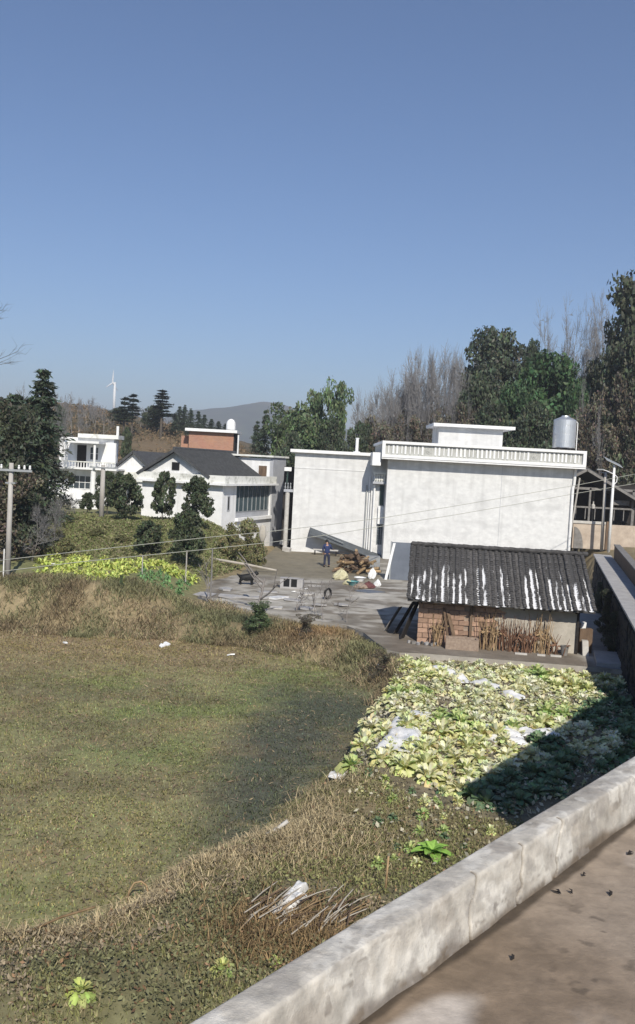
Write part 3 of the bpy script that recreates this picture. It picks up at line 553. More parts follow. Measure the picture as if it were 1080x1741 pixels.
def gable(parent, y0, y1, m):
    mb = MB(); mb.add([(gx0 + .2, y0, 3.2), (gx1 - .2, y0, 3.2), (gx1 - .2, y0, ze), (gxm, y0, zr), (gx0 + .2, y0, ze), (gx0 + .2, y1, 3.2), (gx1 - .2, y1, 3.2), (gx1 - .2, y1, ze), (gxm, y1, zr), (gx0 + .2, y1, ze)],
           [(0, 1, 2, 3, 4), (9, 8, 7, 6, 5), (0, 5, 6, 1), (1, 6, 7, 2), (2, 7, 8, 3), (3, 8, 9, 4), (4, 9, 5, 0)]); return mb.build('gable_wall', m, parent)
gable(t, .12, 9.0, M['whitewash'])
a = MB().box((-4.3, .06, 3.72), (-3.68, .12, 4.3)).build('attic_window', M['darkwood'], t)
MB().box((-4.24, .05, 3.78), (-3.74, .058, 4.24)).build('pane', M['black'], a)
rf = MB()
for sx, xe in ((-1, gx0 - .25), (1, gx1 + .3)):
    ln = Vector((xe - gxm, 0, (ze - .22) - (zr + .04)))
    rf.obox((gxm, -.35, zr + .06), ln, (0, 10.4, 0), (0, 0, .12))
rf = rf.build('roof', M['darkroof'], t)
tr = MB()                                                          # tile courses down the visible slope, too small to tell singly
ln = Vector((gx1 + .3 - gxm, 0, (ze - .22) - (zr + .04)))
for k in range(36):
    y = -.35 + k * .29; tr.bar(Vector((gxm + .05, y + .1, zr + .2)), Vector((gxm, y + .1, zr + .2)) + ln * .99, .10, .05)
o = tr.build('tile_rows', M['darkroof'], rf, kind='stuff')
MB().tube([(gxm, -.37, zr + .2), (gxm, 10.1, zr + .2)], .12, 8).build('ridge', M['darkroof'], rf)
for xe in (gx0 - .25, gx1 + .3): MB().bar((gxm, -.37, zr + .05), (xe, -.37, ze - .18), .06, .2).build('verge', M['darkroof'], rf)
# tall block behind its right end
B0 = Vector((-3.78, 74.6, .3))
t = thing('stair_block', 'tall white block with a brown shutter, right of the dark pitched roof', 'building', B0, yaw)
MB().box((-4.4, 0, -.5), (-.35, 2.6, 6.75)).box((-.35, -.03, -.5), (-.28, 2.63, 6.8)).build('wall', M['whitewash'], t)
MB().box((-.277, -.06, -.5), (0, 2.66, 6.85)).build('shade_grey_end_wall', M['greywall'], t)  # shade on the white block's right end, put into the grey colour
MB().box((-4.7, -.35, 6.853), (.12, 3.0, 7.0)).build('roof_slab', M['mouldwhite'], t)
s = MB().box((-1.35, -.05, 4.75), (-.5, 0, 6.2)).build('shutter_frame', M['white'], t)
MB().box((-1.28, -.07, 4.82), (-.57, -.05, 6.13)).build('shutter', M['wood'], s)

# --- brick roof room behind
t = thing('brick_house', 'orange brick rooftop room with white slab roof behind the gable house', 'building', (-12.75, 88, 0))
MB().box((-2, 0, 0), (5, 7, 6.6)).build('lower_storey', M['whitewash'], t)
MB().box((0, .1, 6.6), (4.3, 4.5, 9.35)).build('brick_wall', M['brickred'], t)
MB().box((-.35, -.35, 9.353), (4.65, 5, 9.62)).build('roof_slab', M['white'], t)
MB().box((4.303, .15, 6.6), (4.42, 4.4, 9.3)).build('side_wall', M['darkwood'], t)
MB().tube([(4.75, .2, 7.2), (4.75, .2, 9.2)], .08, 8).build('drain_pipe', M['white'], t)
MB().box((-.9, 1.2, 6.603), (-.003, 4.2, 8.9)).build('side_room', M['brickred'], t)
tw = thing('white_tank', 'small white domed tank on the roof of the brick room', 'water tank', (-8.85, 89, 9.62))
MB().lathe([(0, 0), (.42, 0), (.46, .1), (.46, .55), (.42, .8), (.28, 1.02), (.1, 1.12), (0, 1.13)], 18).build('drum', M['white'], tw, smooth=True)
MB().lathe([(.5, -.002), (.52, .05), (.47, .08)], 18).build('base_ring', M['greymetal'], tw)

# --- far left white house
t = thing('terraced_house', 'stepped white house with columned porches, far left behind the dark trees', 'house', (-23.6, 78, 1.0))
MB().box((0, 1.6, -.5), (5.6, 4.6, 4.3)).build('wall', M['whitewash'], t)
MB().box((.6, 2.4, 4.45), (5.4, 4.2, 7.05)).build('upper_wall', M['whitewash'], t)
MB().box((-.5, .2, 4.303), (6.2, 4.6, 4.45)).build('porch_slab', M['white'], t)
MB().box((-1.0, -.6, 1.5), (3.0, 1.597, 1.72)).build('balcony_slab', M['white'], t)
MB().box((-.8, -.5, 1.723), (-.7, 1.5, 2.5)).box((-.7, -.5, 1.723), (3.0, -.4, 2.5)).build('balcony_wall', M['whitewash'], t)
MB().box((1.6, -.2, 6.55), (4.7, 2.397, 6.75)).build('upper_slab', M['white'], t)
MB().box((2.3, 2.0, 7.053), (5.85, 4.4, 7.4)).build('roof_slab', M['mouldwhite'], t)
for x in (1.9, 4.3): MB().tube([(x, .05, 4.453), (x, .05, 6.55)], .11, 10).build('column', M['white'], t)
for x in (1.0, 4.15): MB().tube([(x, .5, -.3), (x, .5, 4.3)], .22, 12).build('column', M['white'], t)
for k in range(26): MB().box((-.42 + k * .25, .26, 4.453), (-.34 + k * .25, .33, 4.9)).build('baluster', M['white'], t)
MB().box((-.5, .22, 4.903), (6.1, .37, 5.0)).build('balcony_rail', M['mouldwhite'], t)
for k in range(14): MB().box((-.95 + k * .28, -.58, 1.0), (-.89 + k * .28, -.52, 1.497)).build('baluster', M['white'], t)
MB().box((-1.0, -.62, .7), (3.0, 1.5, .95)).build('lower_slab', M['mouldwhite'], t)
window(t, 1.7, 3.7, 1.6, 2.55, 3.75, 3, 1)
window(t, 4.45, 5.4, 1.6, 2.5, 3.8, 1, 2)
window(t, -.0, .9, 1.6, 2.6, 3.7, 1, 1)
window(t, 1.0, 2.0, 1.6, .2, 1.4, 1, 0)
MB().box((2.2, 2.33, 4.453), (3.0, 2.397, 6.4)).build('door', M['darkwood'], t)
window(t, 3.3, 4.1, 2.4, 5.1, 6.3, 1, 1)
MB().box((4.9, 1.85, 5.0), (5.7, 2.397, 6.7)).build('side_panel', M['white'], t)
MB().box((5.65, 2.05, 7.403), (5.85, 2.2, 8.2)).build('roof_post', M['white'], t)
MB().box((5.5, 1.5, .9), (6.6, 1.597, 2.0)).build('end_window', M['glass'], t)
g = thing('garden_wall', 'short white wall in front of the stepped white house', 'wall', (-19.9, 73.5, 1.4))
MB().box((0, 0, -.3), (2.1, .2, 1.25)).build('wall_body', M['whitewash'], g); MB().box((-.05, -.05, 1.253), (2.15, .25, 1.33)).build('coping', M['white'], g)

# --- second gable house between them
t = thing('gable_cottage', 'smaller white gable house with dark roof edge beside the stepped house', 'house', (-18.6, 82, 1.0), R(-12))
MB().box((0, 0, -.5), (4.0, 8, 4.25)).build('wall', M['whitewash'], t)
MB().box((-.2, -.25, 3.4), (4.2, 0, 4.25)).build('parapet_band', M['mouldwhite'], t)
MB().add([(0, .05, 4.25), (4, .05, 4.25), (2, .05, 5.95), (0, 8, 4.25), (4, 8, 4.25), (2, 8, 5.95)], [(0, 1, 2), (5, 4, 3), (0, 3, 4, 1), (1, 4, 5, 2), (2, 5, 3, 0)]).build('gable_wall', M['whitewash'], t)
rf = MB()
for xe in (-.45, 4.45): rf.obox((2, -.3, 6.0), (xe - 2, 0, -2.05), (0, 8.6, 0), (0, 0, .14))
rf = rf.build('roof', M['darkroof'], t)
for xe in (-.45, 4.45): MB().bar((2, -.31, 6.02), (xe, -.31, 3.97), .05, .2).build('verge', M['darkroof'], rf)
window(t, 2.9, 3.4, .05, 4.45, 4.8, 0, 0, 'black', 'darkwood', .04)
window(t, 1.0, 1.9, 0, 1.6, 2.8, 1, 0)

# --- pavilion at the right edge
t = thing('open_pavilion', 'open dark timber shed with gabled roof behind the pink wall', 'pavilion', (21.0, 76, 1.4))
for x in (.1, 1.6, 3.4, 5.2, 7.0):
    for y in (0, 5): MB().bar((x, y, 0), (x, y, 4.6), .16).build('post', M['greywood'], t)
MB().bar((-.2, -.02, 3.0), (7.2, -.02, 3.0), .1, .14).build('rail', M['greywood'], t)
MB().bar((-.2, -.02, 4.55), (7.2, -.02, 4.55), .12, .2).build('beam', M['greywood'], t)
for k in range(9): MB().bar((.5 + k * .8, 0, 2.0), (.5 + k * .8, 0, 2.9), .07).build('baluster', M['greywood'], t)
rf = MB()
for xe, zz in ((-2.0, -1.75), (6.9, -3.2)): rf.obox((1.0, -.8, 6.15), (xe - 1.0, 0, zz), (0, 7, 0), (0, 0, .16))
rf = rf.build('roof', M['darkroof'], t)
MB().bar((1.0, -.84, 6.1), (6.9, -.84, 2.95), .08, .2).build('bargeboard', M['greywood'], rf); MB().bar((1.0, -.84, 6.1), (-2.0, -.84, 4.4), .08, .2).build('bargeboard', M['greywood'], rf)
MB().box((-.3, 5.2, 0), (9, 5.3, 5)).build('back_wall', M['darkwood'], t)
MB().box((3.5, .2, 3.3), (5.0, .3, 3.7)).build('hanging_board', M['greywood'], t)
MB().lathe([(0, 0), (.14, .02), (.16, .3), (.05, .42), (.05, .6)], 10).build('hanging_lamp', M['crate'], t, loc=(1.9, -.1, 2.9))
t = thing('pink_wall', 'pale pink plastered wall with an arched recess below the dark pavilion', 'wall', (20.4, 72.5, 1.2))
MB().box((0, 0, 0), (8.5, .3, 2.0)).build('wall_body', M['pinkwall'], t)
MB().box((-.05, -.08, 2.003), (2.55, .38, 2.2)).build('coping', M['crate'], t)
MB().box((2.6, -.12, 0), (2.85, -.003, 2.25)).build('pier', M['wood'], t)
n = 12; poly = [(0, 0)] + [(.75 * math.cos(R(90 * k / n)), 1.7 * math.sin(R(90 * k / n))) for k in range(n + 1)]
mb = MB(); mb.add([(.1 + x, -.06, z) for x, z in poly] + [(.1 + x, -.004, z) for x, z in poly], [tuple(range(n + 2)), tuple(range(n + 2, 2 * n + 4))[::-1]] + [(i, (i + 1) % (n + 2), n + 2 + (i + 1) % (n + 2), n + 2 + i) for i in range(n + 2)]); mb.build('arched_recess', M['greywood'], t)
for x in (5.2, 6.1): MB().box((x, -.02, .25), (x + .5, -.003, 1.5)).build('stain_panel', M['oldplaster'], t)

# ------------------------------------------------------------------ tiled shed
t = thing('tiled_shed', 'low shed with grey tiled roof and half brick, half plastered front', 'shed', (4.19, 35.75, 0), R(-6.7))
L, DP, WH = 6.1, 6.0, 1.78
MB().box((0, .035, -.15), (3.3, .2, WH)).box((0, .2, -.15), (.2, DP, WH)).box((L - .2, .2, -.15), (L, DP, WH)).box((.2, DP - .2, -.15), (L - .2, DP, WH)).build('wall', M['mortar'], t)
bl = [MB().box((0, 0, 0), (.385, .05, .175)).mesh('block', M['block'])]
for k in range(4):
    bm = bmesh.new(); bm.from_mesh(bl[0]); bmesh.ops.bevel(bm, geom=bm.edges[:], offset=.008, segments=1, affect='EDGES')
    for v in bm.verts: v.co += Vector((random.uniform(-.006, .006), random.uniform(-.01, .006), random.uniform(-.008, .008)))
    me = bpy.data.meshes.new('block'); bm.to_mesh(me); bm.free(); me.materials.append(M['block']) if not me.materials else None; bl.append(me)
for r in range(9):
    x = -.0 if r % 2 == 0 else -.2
    while x < 3.25:
        if not 1.93 < x + .2 < 2.2 and x + .385 > .15:
            o = link('block', bl[1 + random.randrange(4)], t, (max(x, .0) + random.uniform(-.006, .006), -.012 + random.uniform(-.012, .008), .0 + r * .195))
            if x < 0: o.scale = (.48, 1, 1)
        x += .4
# plastered half with a ragged edge
mb = MB(); nx_ = 26; nz_ = 14
pl = [(3.05 + .25 * math.sin(k * 1.9) * (k / nz_) + (.0 if k < 10 else .2), k * WH / nz_) for k in range(nz_ + 1)]
mb.add([(x, -.03, z) for x, z in pl] + [(L, -.03, WH), (L, -.03, -.15), (pl[0][0], -.03, -.15)], [tuple(range(len(pl) + 3))])
mb.add([(x, .2, z) for x, z in pl] + [(L, .2, WH), (L, .2, -.15), (pl[0][0], .2, -.15)], [tuple(range(len(pl) + 3))[::-1]])
n = len(pl) + 3; mb.f += [(i, (i + 1) % n, n + (i + 1) % n, n + i) for i in range(n)]
mb.build('plastered_wall', M['oldplaster'], t)
MB().bar((2.06, -.06, 0), (2.06, -.06, WH + .05), .1, .1).build('post', M['wood'], t)
MB().bar((L + .03, -.08, 0), (L + .03, -.08, WH + .1), .09, .09).build('post', M['darkwood'], t)
for x in (0, L):
    MB().add([(x - .1, 0, WH), (x - .1, DP, WH), (x - .1, DP / 2, 3.3), (x + .1, 0, WH), (x + .1, DP, WH), (x + .1, DP / 2, 3.3)], [(0, 1, 2), (5, 4, 3), (0, 3, 4, 1), (1, 4, 5, 2), (2, 5, 3, 0)]).build('gable_wall', M['darkwood'] if x == 0 else M['oldplaster'], t)
E0, E1 = Vector((0, -.62, 1.74)), Vector((0, DP / 2, 3.52)); sl = (E1 - E0); SLN = sl.length; sd_ = sl.normalized(); up_ = Vector((0, -sd_.z, sd_.y))
rf = MB(); rf.obox((-.45, E0.y, E0.z - .06), (L + 1.0, 0, 0), sl, up_ * .05).obox((-.45, DP + .62, E0.z - .06), (L + 1.0, 0, 0), (0, -sl.y, sl.z), Vector((0, sd_.z, sd_.y)) * .05)
rf = rf.build('roof', M['tile'], t)
def tile_row(kind, seed):
    rr = random.Random(seed); mb = MB(); ex = .155; n = int(SLN / ex) + 1
    for i in range(n):
        y0 = i * ex - .03 + rr.uniform(-.015, .015); y1 = y0 + .20; dx = rr.uniform(-.012, .012); tw = rr.uniform(-.01, .01)
        vs = []
        for yy_, lift, rad in ((y0, .022 + rr.uniform(0, .010), .078), (y1, .0, .070)):
            for k in range(6):
                a = math.pi * k / 5
                if kind == 'cover': vs.append((dx + tw * (yy_ - y0) * 9 - rad * math.cos(a), yy_, .055 + lift + rad * .72 * math.sin(a)))
                else: vs.append((dx - .095 * math.cos(a), yy_, .085 + lift * .35 - .035 * math.sin(a)))
        mb.add(vs, [(k, k + 1, 7 + k, 6 + k) for k in range(5)] + ([(0, 5, 4, 3, 2, 1)] if kind == 'cover' else []))
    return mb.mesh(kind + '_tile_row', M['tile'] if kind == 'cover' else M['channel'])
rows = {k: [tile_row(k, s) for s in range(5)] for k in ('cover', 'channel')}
basis = Matrix(((1, 0, 0), (0, sd_.y, -sd_.z), (0, sd_.z, sd_.y))).to_euler()
NR = 30
for i in range(NR + 1):
    x = -.42 + (L + .94) * i / NR
    sg = -.07 * math.sin(math.pi * i / NR) + .02 * math.sin(i * 1.7) + random.uniform(-.012, .012); dy_ = random.uniform(-.06, .05)
    link('cover_tile_row', rows['cover'][random.randrange(5)], rf, (x + random.uniform(-.012, .012), E0.y + dy_, E0.z + sg + dy_ * .5), rot=basis).rotation_euler.z += random.uniform(-.006, .006)
    if i < NR:
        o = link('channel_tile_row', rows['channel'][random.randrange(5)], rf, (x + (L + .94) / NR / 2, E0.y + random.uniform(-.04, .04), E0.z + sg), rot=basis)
mb = MB()
for i in range(34):
    x = -.45 + i * .215; mb.lathe([(0, 0), (.11, 0), (.10, .22), (0, .22)], 8)
    k = len(mb.v)
    for j in range(k - 32, k): v = mb.v[j]; mb.v[j] = (x + v[2] , E1.y + v[0] * 1.1, E1.z + .12 + v[1] * .9 + .01 * math.sin(i * 2.1))
mb.build('ridge_tiles', M['tile'], rf)
bk = MB()
for i in range(31):
    x = -.42 + (L + .94) * i / 30; bk.bar((x, DP / 2 + .1, E1.z + .02), (x, DP + .6, E0.z + .04), .15, .1)
bk.build('back_tile_rows', M['tile'], rf, kind='stuff')
for k in range(7): MB().bar((.1 + k * .98, -.5, 1.64), (.1 + k * .98, 2.9, 3.36), .07).build('rafter', M['darkwood'], t)

# things leaning on the shed's front
SH = Matrix.Translation((4.19, 35.75, 0)) @ Matrix.Rotation(R(-6.7), 4, 'Z')
def sp(x, y, z): return SH @ Vector((x, y, z))
for (x0, x1, h, lab) in [(1.55, 1.15, 1.25, 'wide brown plank leaning diagonally on the brick half of the shed'), (1.25, .98, 1.42, 'narrow dark plank leaning left of the wide one on the shed front')]:
    mb = MB(); mb.bar((x0, -.55, 0), (x1, -.07, h), .16 if x0 > 1.4 else .09, .035); o = mb.build('plank', M['wood']); o.matrix_world = SH; tag(o, lab, 'plank')
def stalk_bundle(name, label, x, n, h, spread, m, lean=.35):
    b = thing(name, label, 'stalks', sp(x, -.45, 0), R(-6.7))
    for k in range(n):
        a = random.uniform(-spread, spread); y = random.uniform(-.25, .2); hh = h * random.uniform(.65, 1.1); lx = random.uniform(-.25, .25)
        pts = [(a, y, 0), (a + lx * .5, y + lean * .5, hh * .55), (a + lx * 1.2, y + lean * .8 + random.uniform(-.08, .08), hh)]
        MB().tube(pts, [.018, .014, .006], 5).build('stalk', M[m], b)
        if k % 2 == 0:
            q = Vector(pts[1]); mb = MB()
            for s in range(3):
                d = Vector((random.uniform(-.25, .25), random.uniform(-.15, .1), random.uniform(-.3, .1))); mb.add([q, q + d * .5 + Vector((0, .02, .05)), q + d, q + d * .5 - Vector((.02, 0, .03))], [(0, 1, 2, 3)])
            mb.build('dry_leaf', M[m], b)
    return b
stalk_bundle('stalk_bundle', 'upright bundle of tan dry stalks at the left of the brick wall', .75, 14, 1.2, .18, 'stalk')
stalk_bundle('stalk_bundle', 'pale bundle of dry stalks leaning right of the brick wall post', 2.75, 22, 1.45, .3, 'stalk')
stalk_bundle('stalk_bundle', 'tangled reddish heap of dry stems in front of the shed middle', 3.75, 52, 1.25, .62, 'redstalk', .15)
stalk_bundle('stalk_bundle', 'tall tan bundle of dry stalks against the plastered wall', 4.75, 26, 1.55, .3, 'stalk')
stalk_bundle('stalk_bundle', 'short sparse clump of dry stems at the right of the plaster', 5.3, 14, .7, .3, 'redstalk', .1)
b = thing('block_planter', 'low tan block planter in front of the brick wall of the shed', 'planter', sp(1.1, -1.05, 0), R(-6.7))
for (x0, x1, y0, y1) in ((0, 1.25, 0, .1), (0, 1.25, .5, .6), (0, .1, .1, .5), (1.15, 1.25, .1, .5)): MB().box((x0, y0, -.05), (x1, y1, .42)).build('side', M['mortar'], b)
MB().box((.1, .1, 0), (1.15, .5, .34)).build('soil', M['wood'], b)
b = thing('bucket', 'grey bucket standing before the plastered wall of the shed', 'bucket', sp(5.62, -.5, 0))
MB().lathe([(0, .02), (.12, .02), (.12, 0), (.16, .36), (.17, .37), (.15, .36), (.11, .05), (0, .05)], 16).build('pail', M['greywood'], b); MB().tube([(-.16, 0, .35), (-.1, -.1, .3), (0, -.16, .27), (.1, -.1, .3), (.16, 0, .35)], .008, 5).build('handle', M['greymetal'], b)
for (x, y, lx, lab) in [(3.72, -1.05, .45, 'white plank bit on the ground below the reddish stems'), (4.55, -1.02, .3, 'short white board end below the dark stalk bundle'), (5.05, -.98, .4, 'white board end nearest the grey bucket')]:
    o = MB().box((0, 0, 0), (lx, .12, .06)).build('board', M['crate']); o.matrix_world = Matrix.Translation(sp(x, y, .0)) @ Matrix.Rotation(R(-10), 4, 'Z'); tag(o, lab, 'board')
for i, (x, y, w_, h, ln, lab) in enumerate([(-.15, .3, .42, 1.5, -.55, 'broad black board leaning at the left end of the shed'), (-.3, 1.3, .4, 1.35, -.7, 'second black board leaning behind the first one beside the shed'), (-.85, 1.9, .34, 1.0, -.55, 'grey slatted board lying against the black boards')]):
    mb = MB(); mb.obox((0, 0, h), (ln, -.12, -h), (w_ * .4, w_, 0), (.035, 0, .02)); o = mb.build('board', M['darkwood'] if i < 2 else M['greywood']); o.matrix_world = SH @ Matrix.Translation((x, y, .02)); tag(o, lab, 'board')
# clutter by the right end of the shed
o = MB().obox((0, 0, 0), (.22, -.05, 0), (.05, .3, 0), (-.02, .1, .55)).build('crate', M['crate'], loc=sp(6.35, -.3, 0)); tag(o, 'pale crate tipped against the right end of the shed', 'crate')
o = MB().obox((0, 0, 0), (.2, 0, .02), (0, .25, 0), (.02, 0, .22)).build('box', M['white'], loc=sp(6.3, .25, .95)); tag(o, 'small white box perched at the right corner of the shed', 'box')
pb = MB().obox((0, 0, 0), (.5, 0, 0), (0, .3, 0), (0, 0, .95)).build('stacked_boards', M['wood'], loc=sp(6.28, .2, 0)); tag(pb, 'brown stack of boards under the white box by the shed corner', 'boards')
for k in range(7):                                                        # rubble along the foot of the brick wall
    p = sp(-.3 + .17 * k, -.35 - .12 * (k % 3), 0); chip(p.x, p.y, random.uniform(.09, .17), 0, random.uniform(0, 3), M['greywood'] if k % 2 else M['slab'], 'rubble_stone', 'small grey stone in the row of rubble left of the planter', 'stone', 'rubble stones at the foot of the brick wall', .1, random.uniform(-.2, .2))
# ------------------------------------------------------------------ things in the yard
aw = thing('arched_awning', 'long curved grey sheet leaning down the blank white wall', 'awning', (0, 69.6, 0))
p0, p1 = P(527, 905, 69.6), P(650, 951, 69.6); p0.y = p1.y = 0; n = 9; mb = MB(); L_ = (p1 - p0); up = Vector((0, 0, 1))
def arc(pt, r0, th): return [pt + Vector((.0, -r0 * math.sin(a), r0 * .62 * math.cos(a) - .2)) + up * th for a in np.linspace(-1.35, 1.35, n)]
vs = arc(p0, .95, 0) + arc(p1, .8, 0) + arc(p0, .95, -.04) + arc(p1, .8, -.04)
fs = []
for k in range(n - 1): fs += [(k, k + 1, n + k + 1, n + k), (2 * n + k, 3 * n + k, 3 * n + k + 1, 2 * n + k + 1), (k, 2 * n + k, 2 * n + k + 1, k + 1), (n + k, n + k + 1, 3 * n + k + 1, 3 * n + k)]
fs += [(0, n, 3 * n, 2 * n), (n - 1, 3 * n - 1, 4 * n - 1, 2 * n - 1)]
mb.add(vs, fs).build('sheet', M['awning'], aw, smooth=False)
MB().bar(p0 + Vector((.9, -.93, .02)), p0 + Vector((2.6, -.95, -.62)), .1, .03).build('seam', M['greymetal'], aw)
b = P(532, 941, 68.3)
t = thing('bench', 'low bench with pale top below the curved grey sheet', 'bench', (b.x, 68.3, 0))
MB().box((0, 0, .34), (1.9, .4, .42)).build('seat', M['crate'], t)
for x in (.1, 1.7): MB().box((x, .05, 0), (x + .1, .35, .337)).build('leg', M['darkwood'], t)
b = P(560, 940, 67.6); tag(MB().obox((0, 0, .25), (1.6, .1, .12), (0, .25, 0), (0, 0, .05)).build('plank', M['darkwood'], loc=(b.x, 67.6, 0)), 'dark plank lying beside the person under the curved sheet', 'plank')

# person, seen from behind, head bowed, right arm held out
g = G(555, 964, 0)
person = thing('person', 'person in dark blue jacket and trousers standing with head bowed in the yard', 'person', g, R(12)); person.scale = (1.06,) * 3
def skin_mesh(name, pts, edges, rad, m, lv=2):
    me = bpy.data.meshes.new(name); me.from_pydata(pts, edges, []); o = bpy.data.objects.new(name + '_tmp', me); COL.objects.link(o)
    md = o.modifiers.new('s', 'SKIN'); sk = me.skin_vertices[0].data
    for i, r in enumerate(rad): sk[i].radius = r if isinstance(r, tuple) else (r, r)
    sk[0].use_root = True
    sb = o.modifiers.new('d', 'SUBSURF'); sb.levels = lv; sb.render_levels = lv
    dg = bpy.context.evaluated_depsgraph_get(); out = bpy.data.meshes.new_from_object(o.evaluated_get(dg)); out.name = name
    bpy.data.objects.remove(o); out.materials.clear(); out.materials.append(m); out.polygons.foreach_set('use_smooth', np.ones(len(out.polygons), bool)); return out
# +y is away from the camera (the way the person faces)
pts = [(0, 0, .93), (0, .01, 1.12), (0, .04, 1.34), (0, .08, 1.44), (0, .13, 1.50), (0, .19, 1.56), (0, .22, 1.62),
       (-.19, .04, 1.36), (-.25, .06, 1.1), (-.2, .2, .92), (.19, .04, 1.36), (.30, .12, 1.16), (.42, .30, 1.10),
       (-.10, 0, .86), (-.12, .02, .48), (-.13, 0, .08), (-.13, .13, .035), (.10, 0, .86), (.14, .03, .48), (.16, 0, .08), (.17, .13, .035)]
ed = [(0, 1), (1, 2), (2, 3), (3, 4), (4, 5), (5, 6), (2, 7), (7, 8), (8, 9), (2, 10), (10, 11), (11, 12), (0, 13), (13, 14), (14, 15), (15, 16), (0, 17), (17, 18), (18, 19), (19, 20)]
ra = [(.15, .11), (.14, .10), (.17, .10), (.07, .06), (.055, .055), (.085, .1), (.075, .085), .055, .043, .032, .055, .043, .032, .085, .06, .042, .035, .085, .06, .042, .035]
link('body', skin_mesh('body', pts, ed, ra, M['skin']), person)
pj = [(0, 0, .84), (0, .0, .95), (0, .01, 1.12), (0, .04, 1.35), (0, .075, 1.43), (-.2, .04, 1.36), (-.26, .06, 1.1), (-.215, .17, .955), (.2, .04, 1.36), (.31, .12, 1.16), (.40, .27, 1.11)]
link('jacket', skin_mesh('jacket', pj, [(0, 1), (1, 2), (2, 3), (3, 4), (3, 5), (5, 6), (6, 7), (3, 8), (8, 9), (9, 10)], [(.19, .14), (.19, .14), (.18, .135), (.2, .125), (.08, .075), .08, .065, .05, .08, .065, .05], M['navy']), person)
pt_ = [(0, 0, .95), (0, 0, .86), (-.10, 0, .80), (-.12, .02, .48), (-.13, 0, .10), (.10, 0, .80), (.14, .03, .48), (.16, 0, .10)]
link('trousers', skin_mesh('trousers', pt_, [(0, 1), (1, 2), (2, 3), (3, 4), (1, 5), (5, 6), (6, 7)], [(.16, .125), (.16, .13), .11, .085, .07, .11, .085, .07], M['trouser']), person)
hr = MB().lathe([(0, .115), (.05, .11), (.09, .075), (.105, .02), (.1, -.04), (.07, -.09)], 14).build('hair', M['black'], person, loc=(0, .195, 1.60), smooth=True, rot=(R(-35), 0, 0))
for sx, wr, dr in ((-1, Vector((-.2, .2, .92)), Vector((.1, .5, -.85))), (1, Vector((.42, .30, 1.10)), Vector((.6, .75, -.2)))):
    dr = dr.normalized(); sd2 = dr.cross(Vector((0, 0, 1))).normalized(); nn = dr.cross(sd2); hp = [wr, wr + dr * .08]; he = [(0, 1)]; hrad = [(.028, .018), (.036, .016)]
    for k, (off, ln_) in enumerate([(-.032, .07), (-.011, .085), (.011, .08), (.032, .06)]):
        i0 = len(hp); hp += [wr + dr * .09 + sd2 * off, wr + dr * (.09 + ln_ * .55) + sd2 * off * 1.15 + nn * .008, wr + dr * (.09 + ln_) + sd2 * off * 1.2 + nn * .028]; he += [(1, i0), (i0, i0 + 1), (i0 + 1, i0 + 2)]; hrad += [.0095, .009, .007]
    i0 = len(hp); hp += [wr + dr * .045 - sd2 * sx * .036, wr + dr * .075 - sd2 * sx * .062]; he += [(0, i0), (i0, i0 + 1)]; hrad += [.011, .009]
    link('hand', skin_mesh('hand', hp, he, hrad, M['skin'], 1), person)
for x, y in ((-.13, .05), (.165, .05)):
    MB().lathe([(0, .0), (.05, .0), (.055, .03), (.045, .085), (0, .1)], 12).build('shoe', M['black'], person, loc=(x, y, 0)).scale = (1, 2.4, 1)

# wood pile
t = thing('wood_pile', 'heap of brown logs and branches in the yard right of the person', 'wood pile', G(607, 975, 0))
lgm = [MB().tube([(-.5, 0, 0), (0, .02, .01), (.5, 0, 0)], [r_, r_ * 1.05, r_ * .9], 8).mesh('log', M['wood' if i else 'stalk']) for i, r_ in enumerate((.09, .12, .07))]
for k in range(46):
    x = random.uniform(-1.1, 1.25); hmax = 1.25 * (1 - abs(x) / 1.5)
    link('log', lgm[k % 3], t, (x, random.uniform(-.5, 1.6), .1 + random.random() * hmax), rot=(random.uniform(-.4, .4), random.uniform(-.6, .6), random.uniform(0, 3.14)))
mb = MB()
for k in range(70):
    x = random.uniform(-1.4, 1.3); a = random.uniform(0, 6.28); p = Vector((x, random.uniform(-.6, 1.3), random.random() * 1.0)); mb.tube([p, p + Vector((math.cos(a) * .4, math.sin(a) * .4, random.uniform(-.1, .35)))], [.012, .006], 4)
mb.build('twigs', M['stalk'], t, kind='stuff')
def sack(px, py, r, h, m, label, name='sack', cat='sack', sx=1.0):
    g = G(px, py, 0); n = 18; prof = [(0, 0), (.85, .0), (1.08, .2), (1.0, .5), (.72, .75), (.34, .9), (.16, .96), (.24, 1.05), (0, 1.02)]; vs = []; sd0 = random.random() * 9
    for k, (q, z) in enumerate(prof):
        for j in range(n):
            a = 2 * math.pi * j / n; w_ = 1 + .22 * math.sin(2 * a + sd0 + z * 3) + .12 * math.sin(5 * a + sd0 * 2 - z * 6) + random.uniform(-.05, .05)
            vs.append((r * q * w_ * math.cos(a) * sx + .25 * r * z, r * q * w_ * .8 * math.sin(a), h * (z + (.07 * math.sin(3 * a + sd0) if 0 < k < 8 else 0))))
    fs = [(i * n + j, i * n + (j + 1) % n, (i + 1) * n + (j + 1) % n, (i + 1) * n + j) for i in range(len(prof) - 1) for j in range(n)]
    return tag(MB().add(vs, fs).build(name, M[m], loc=g, smooth=False), label, cat)
sack(578, 985, .36, .6, 'cream', 'large cream coloured sack left of the brush in the yard')
sack(590, 994, .25, .3, 'cream', 'smaller cream bundle in front of the large cream sack', 'bundle', 'bundle')
sack(632, 984, .2, .62, 'white', 'white upright sack at the right of the wood pile')
sack(624, 1000, .36, .36, 'maroon', 'maroon cloth heap in front of the white upright sack', 'cloth_heap', 'cloth')
sack(641, 997, .17, .4, 'white', 'small white jug shaped bag nearest the dark shaded corner', 'bag', 'bag')
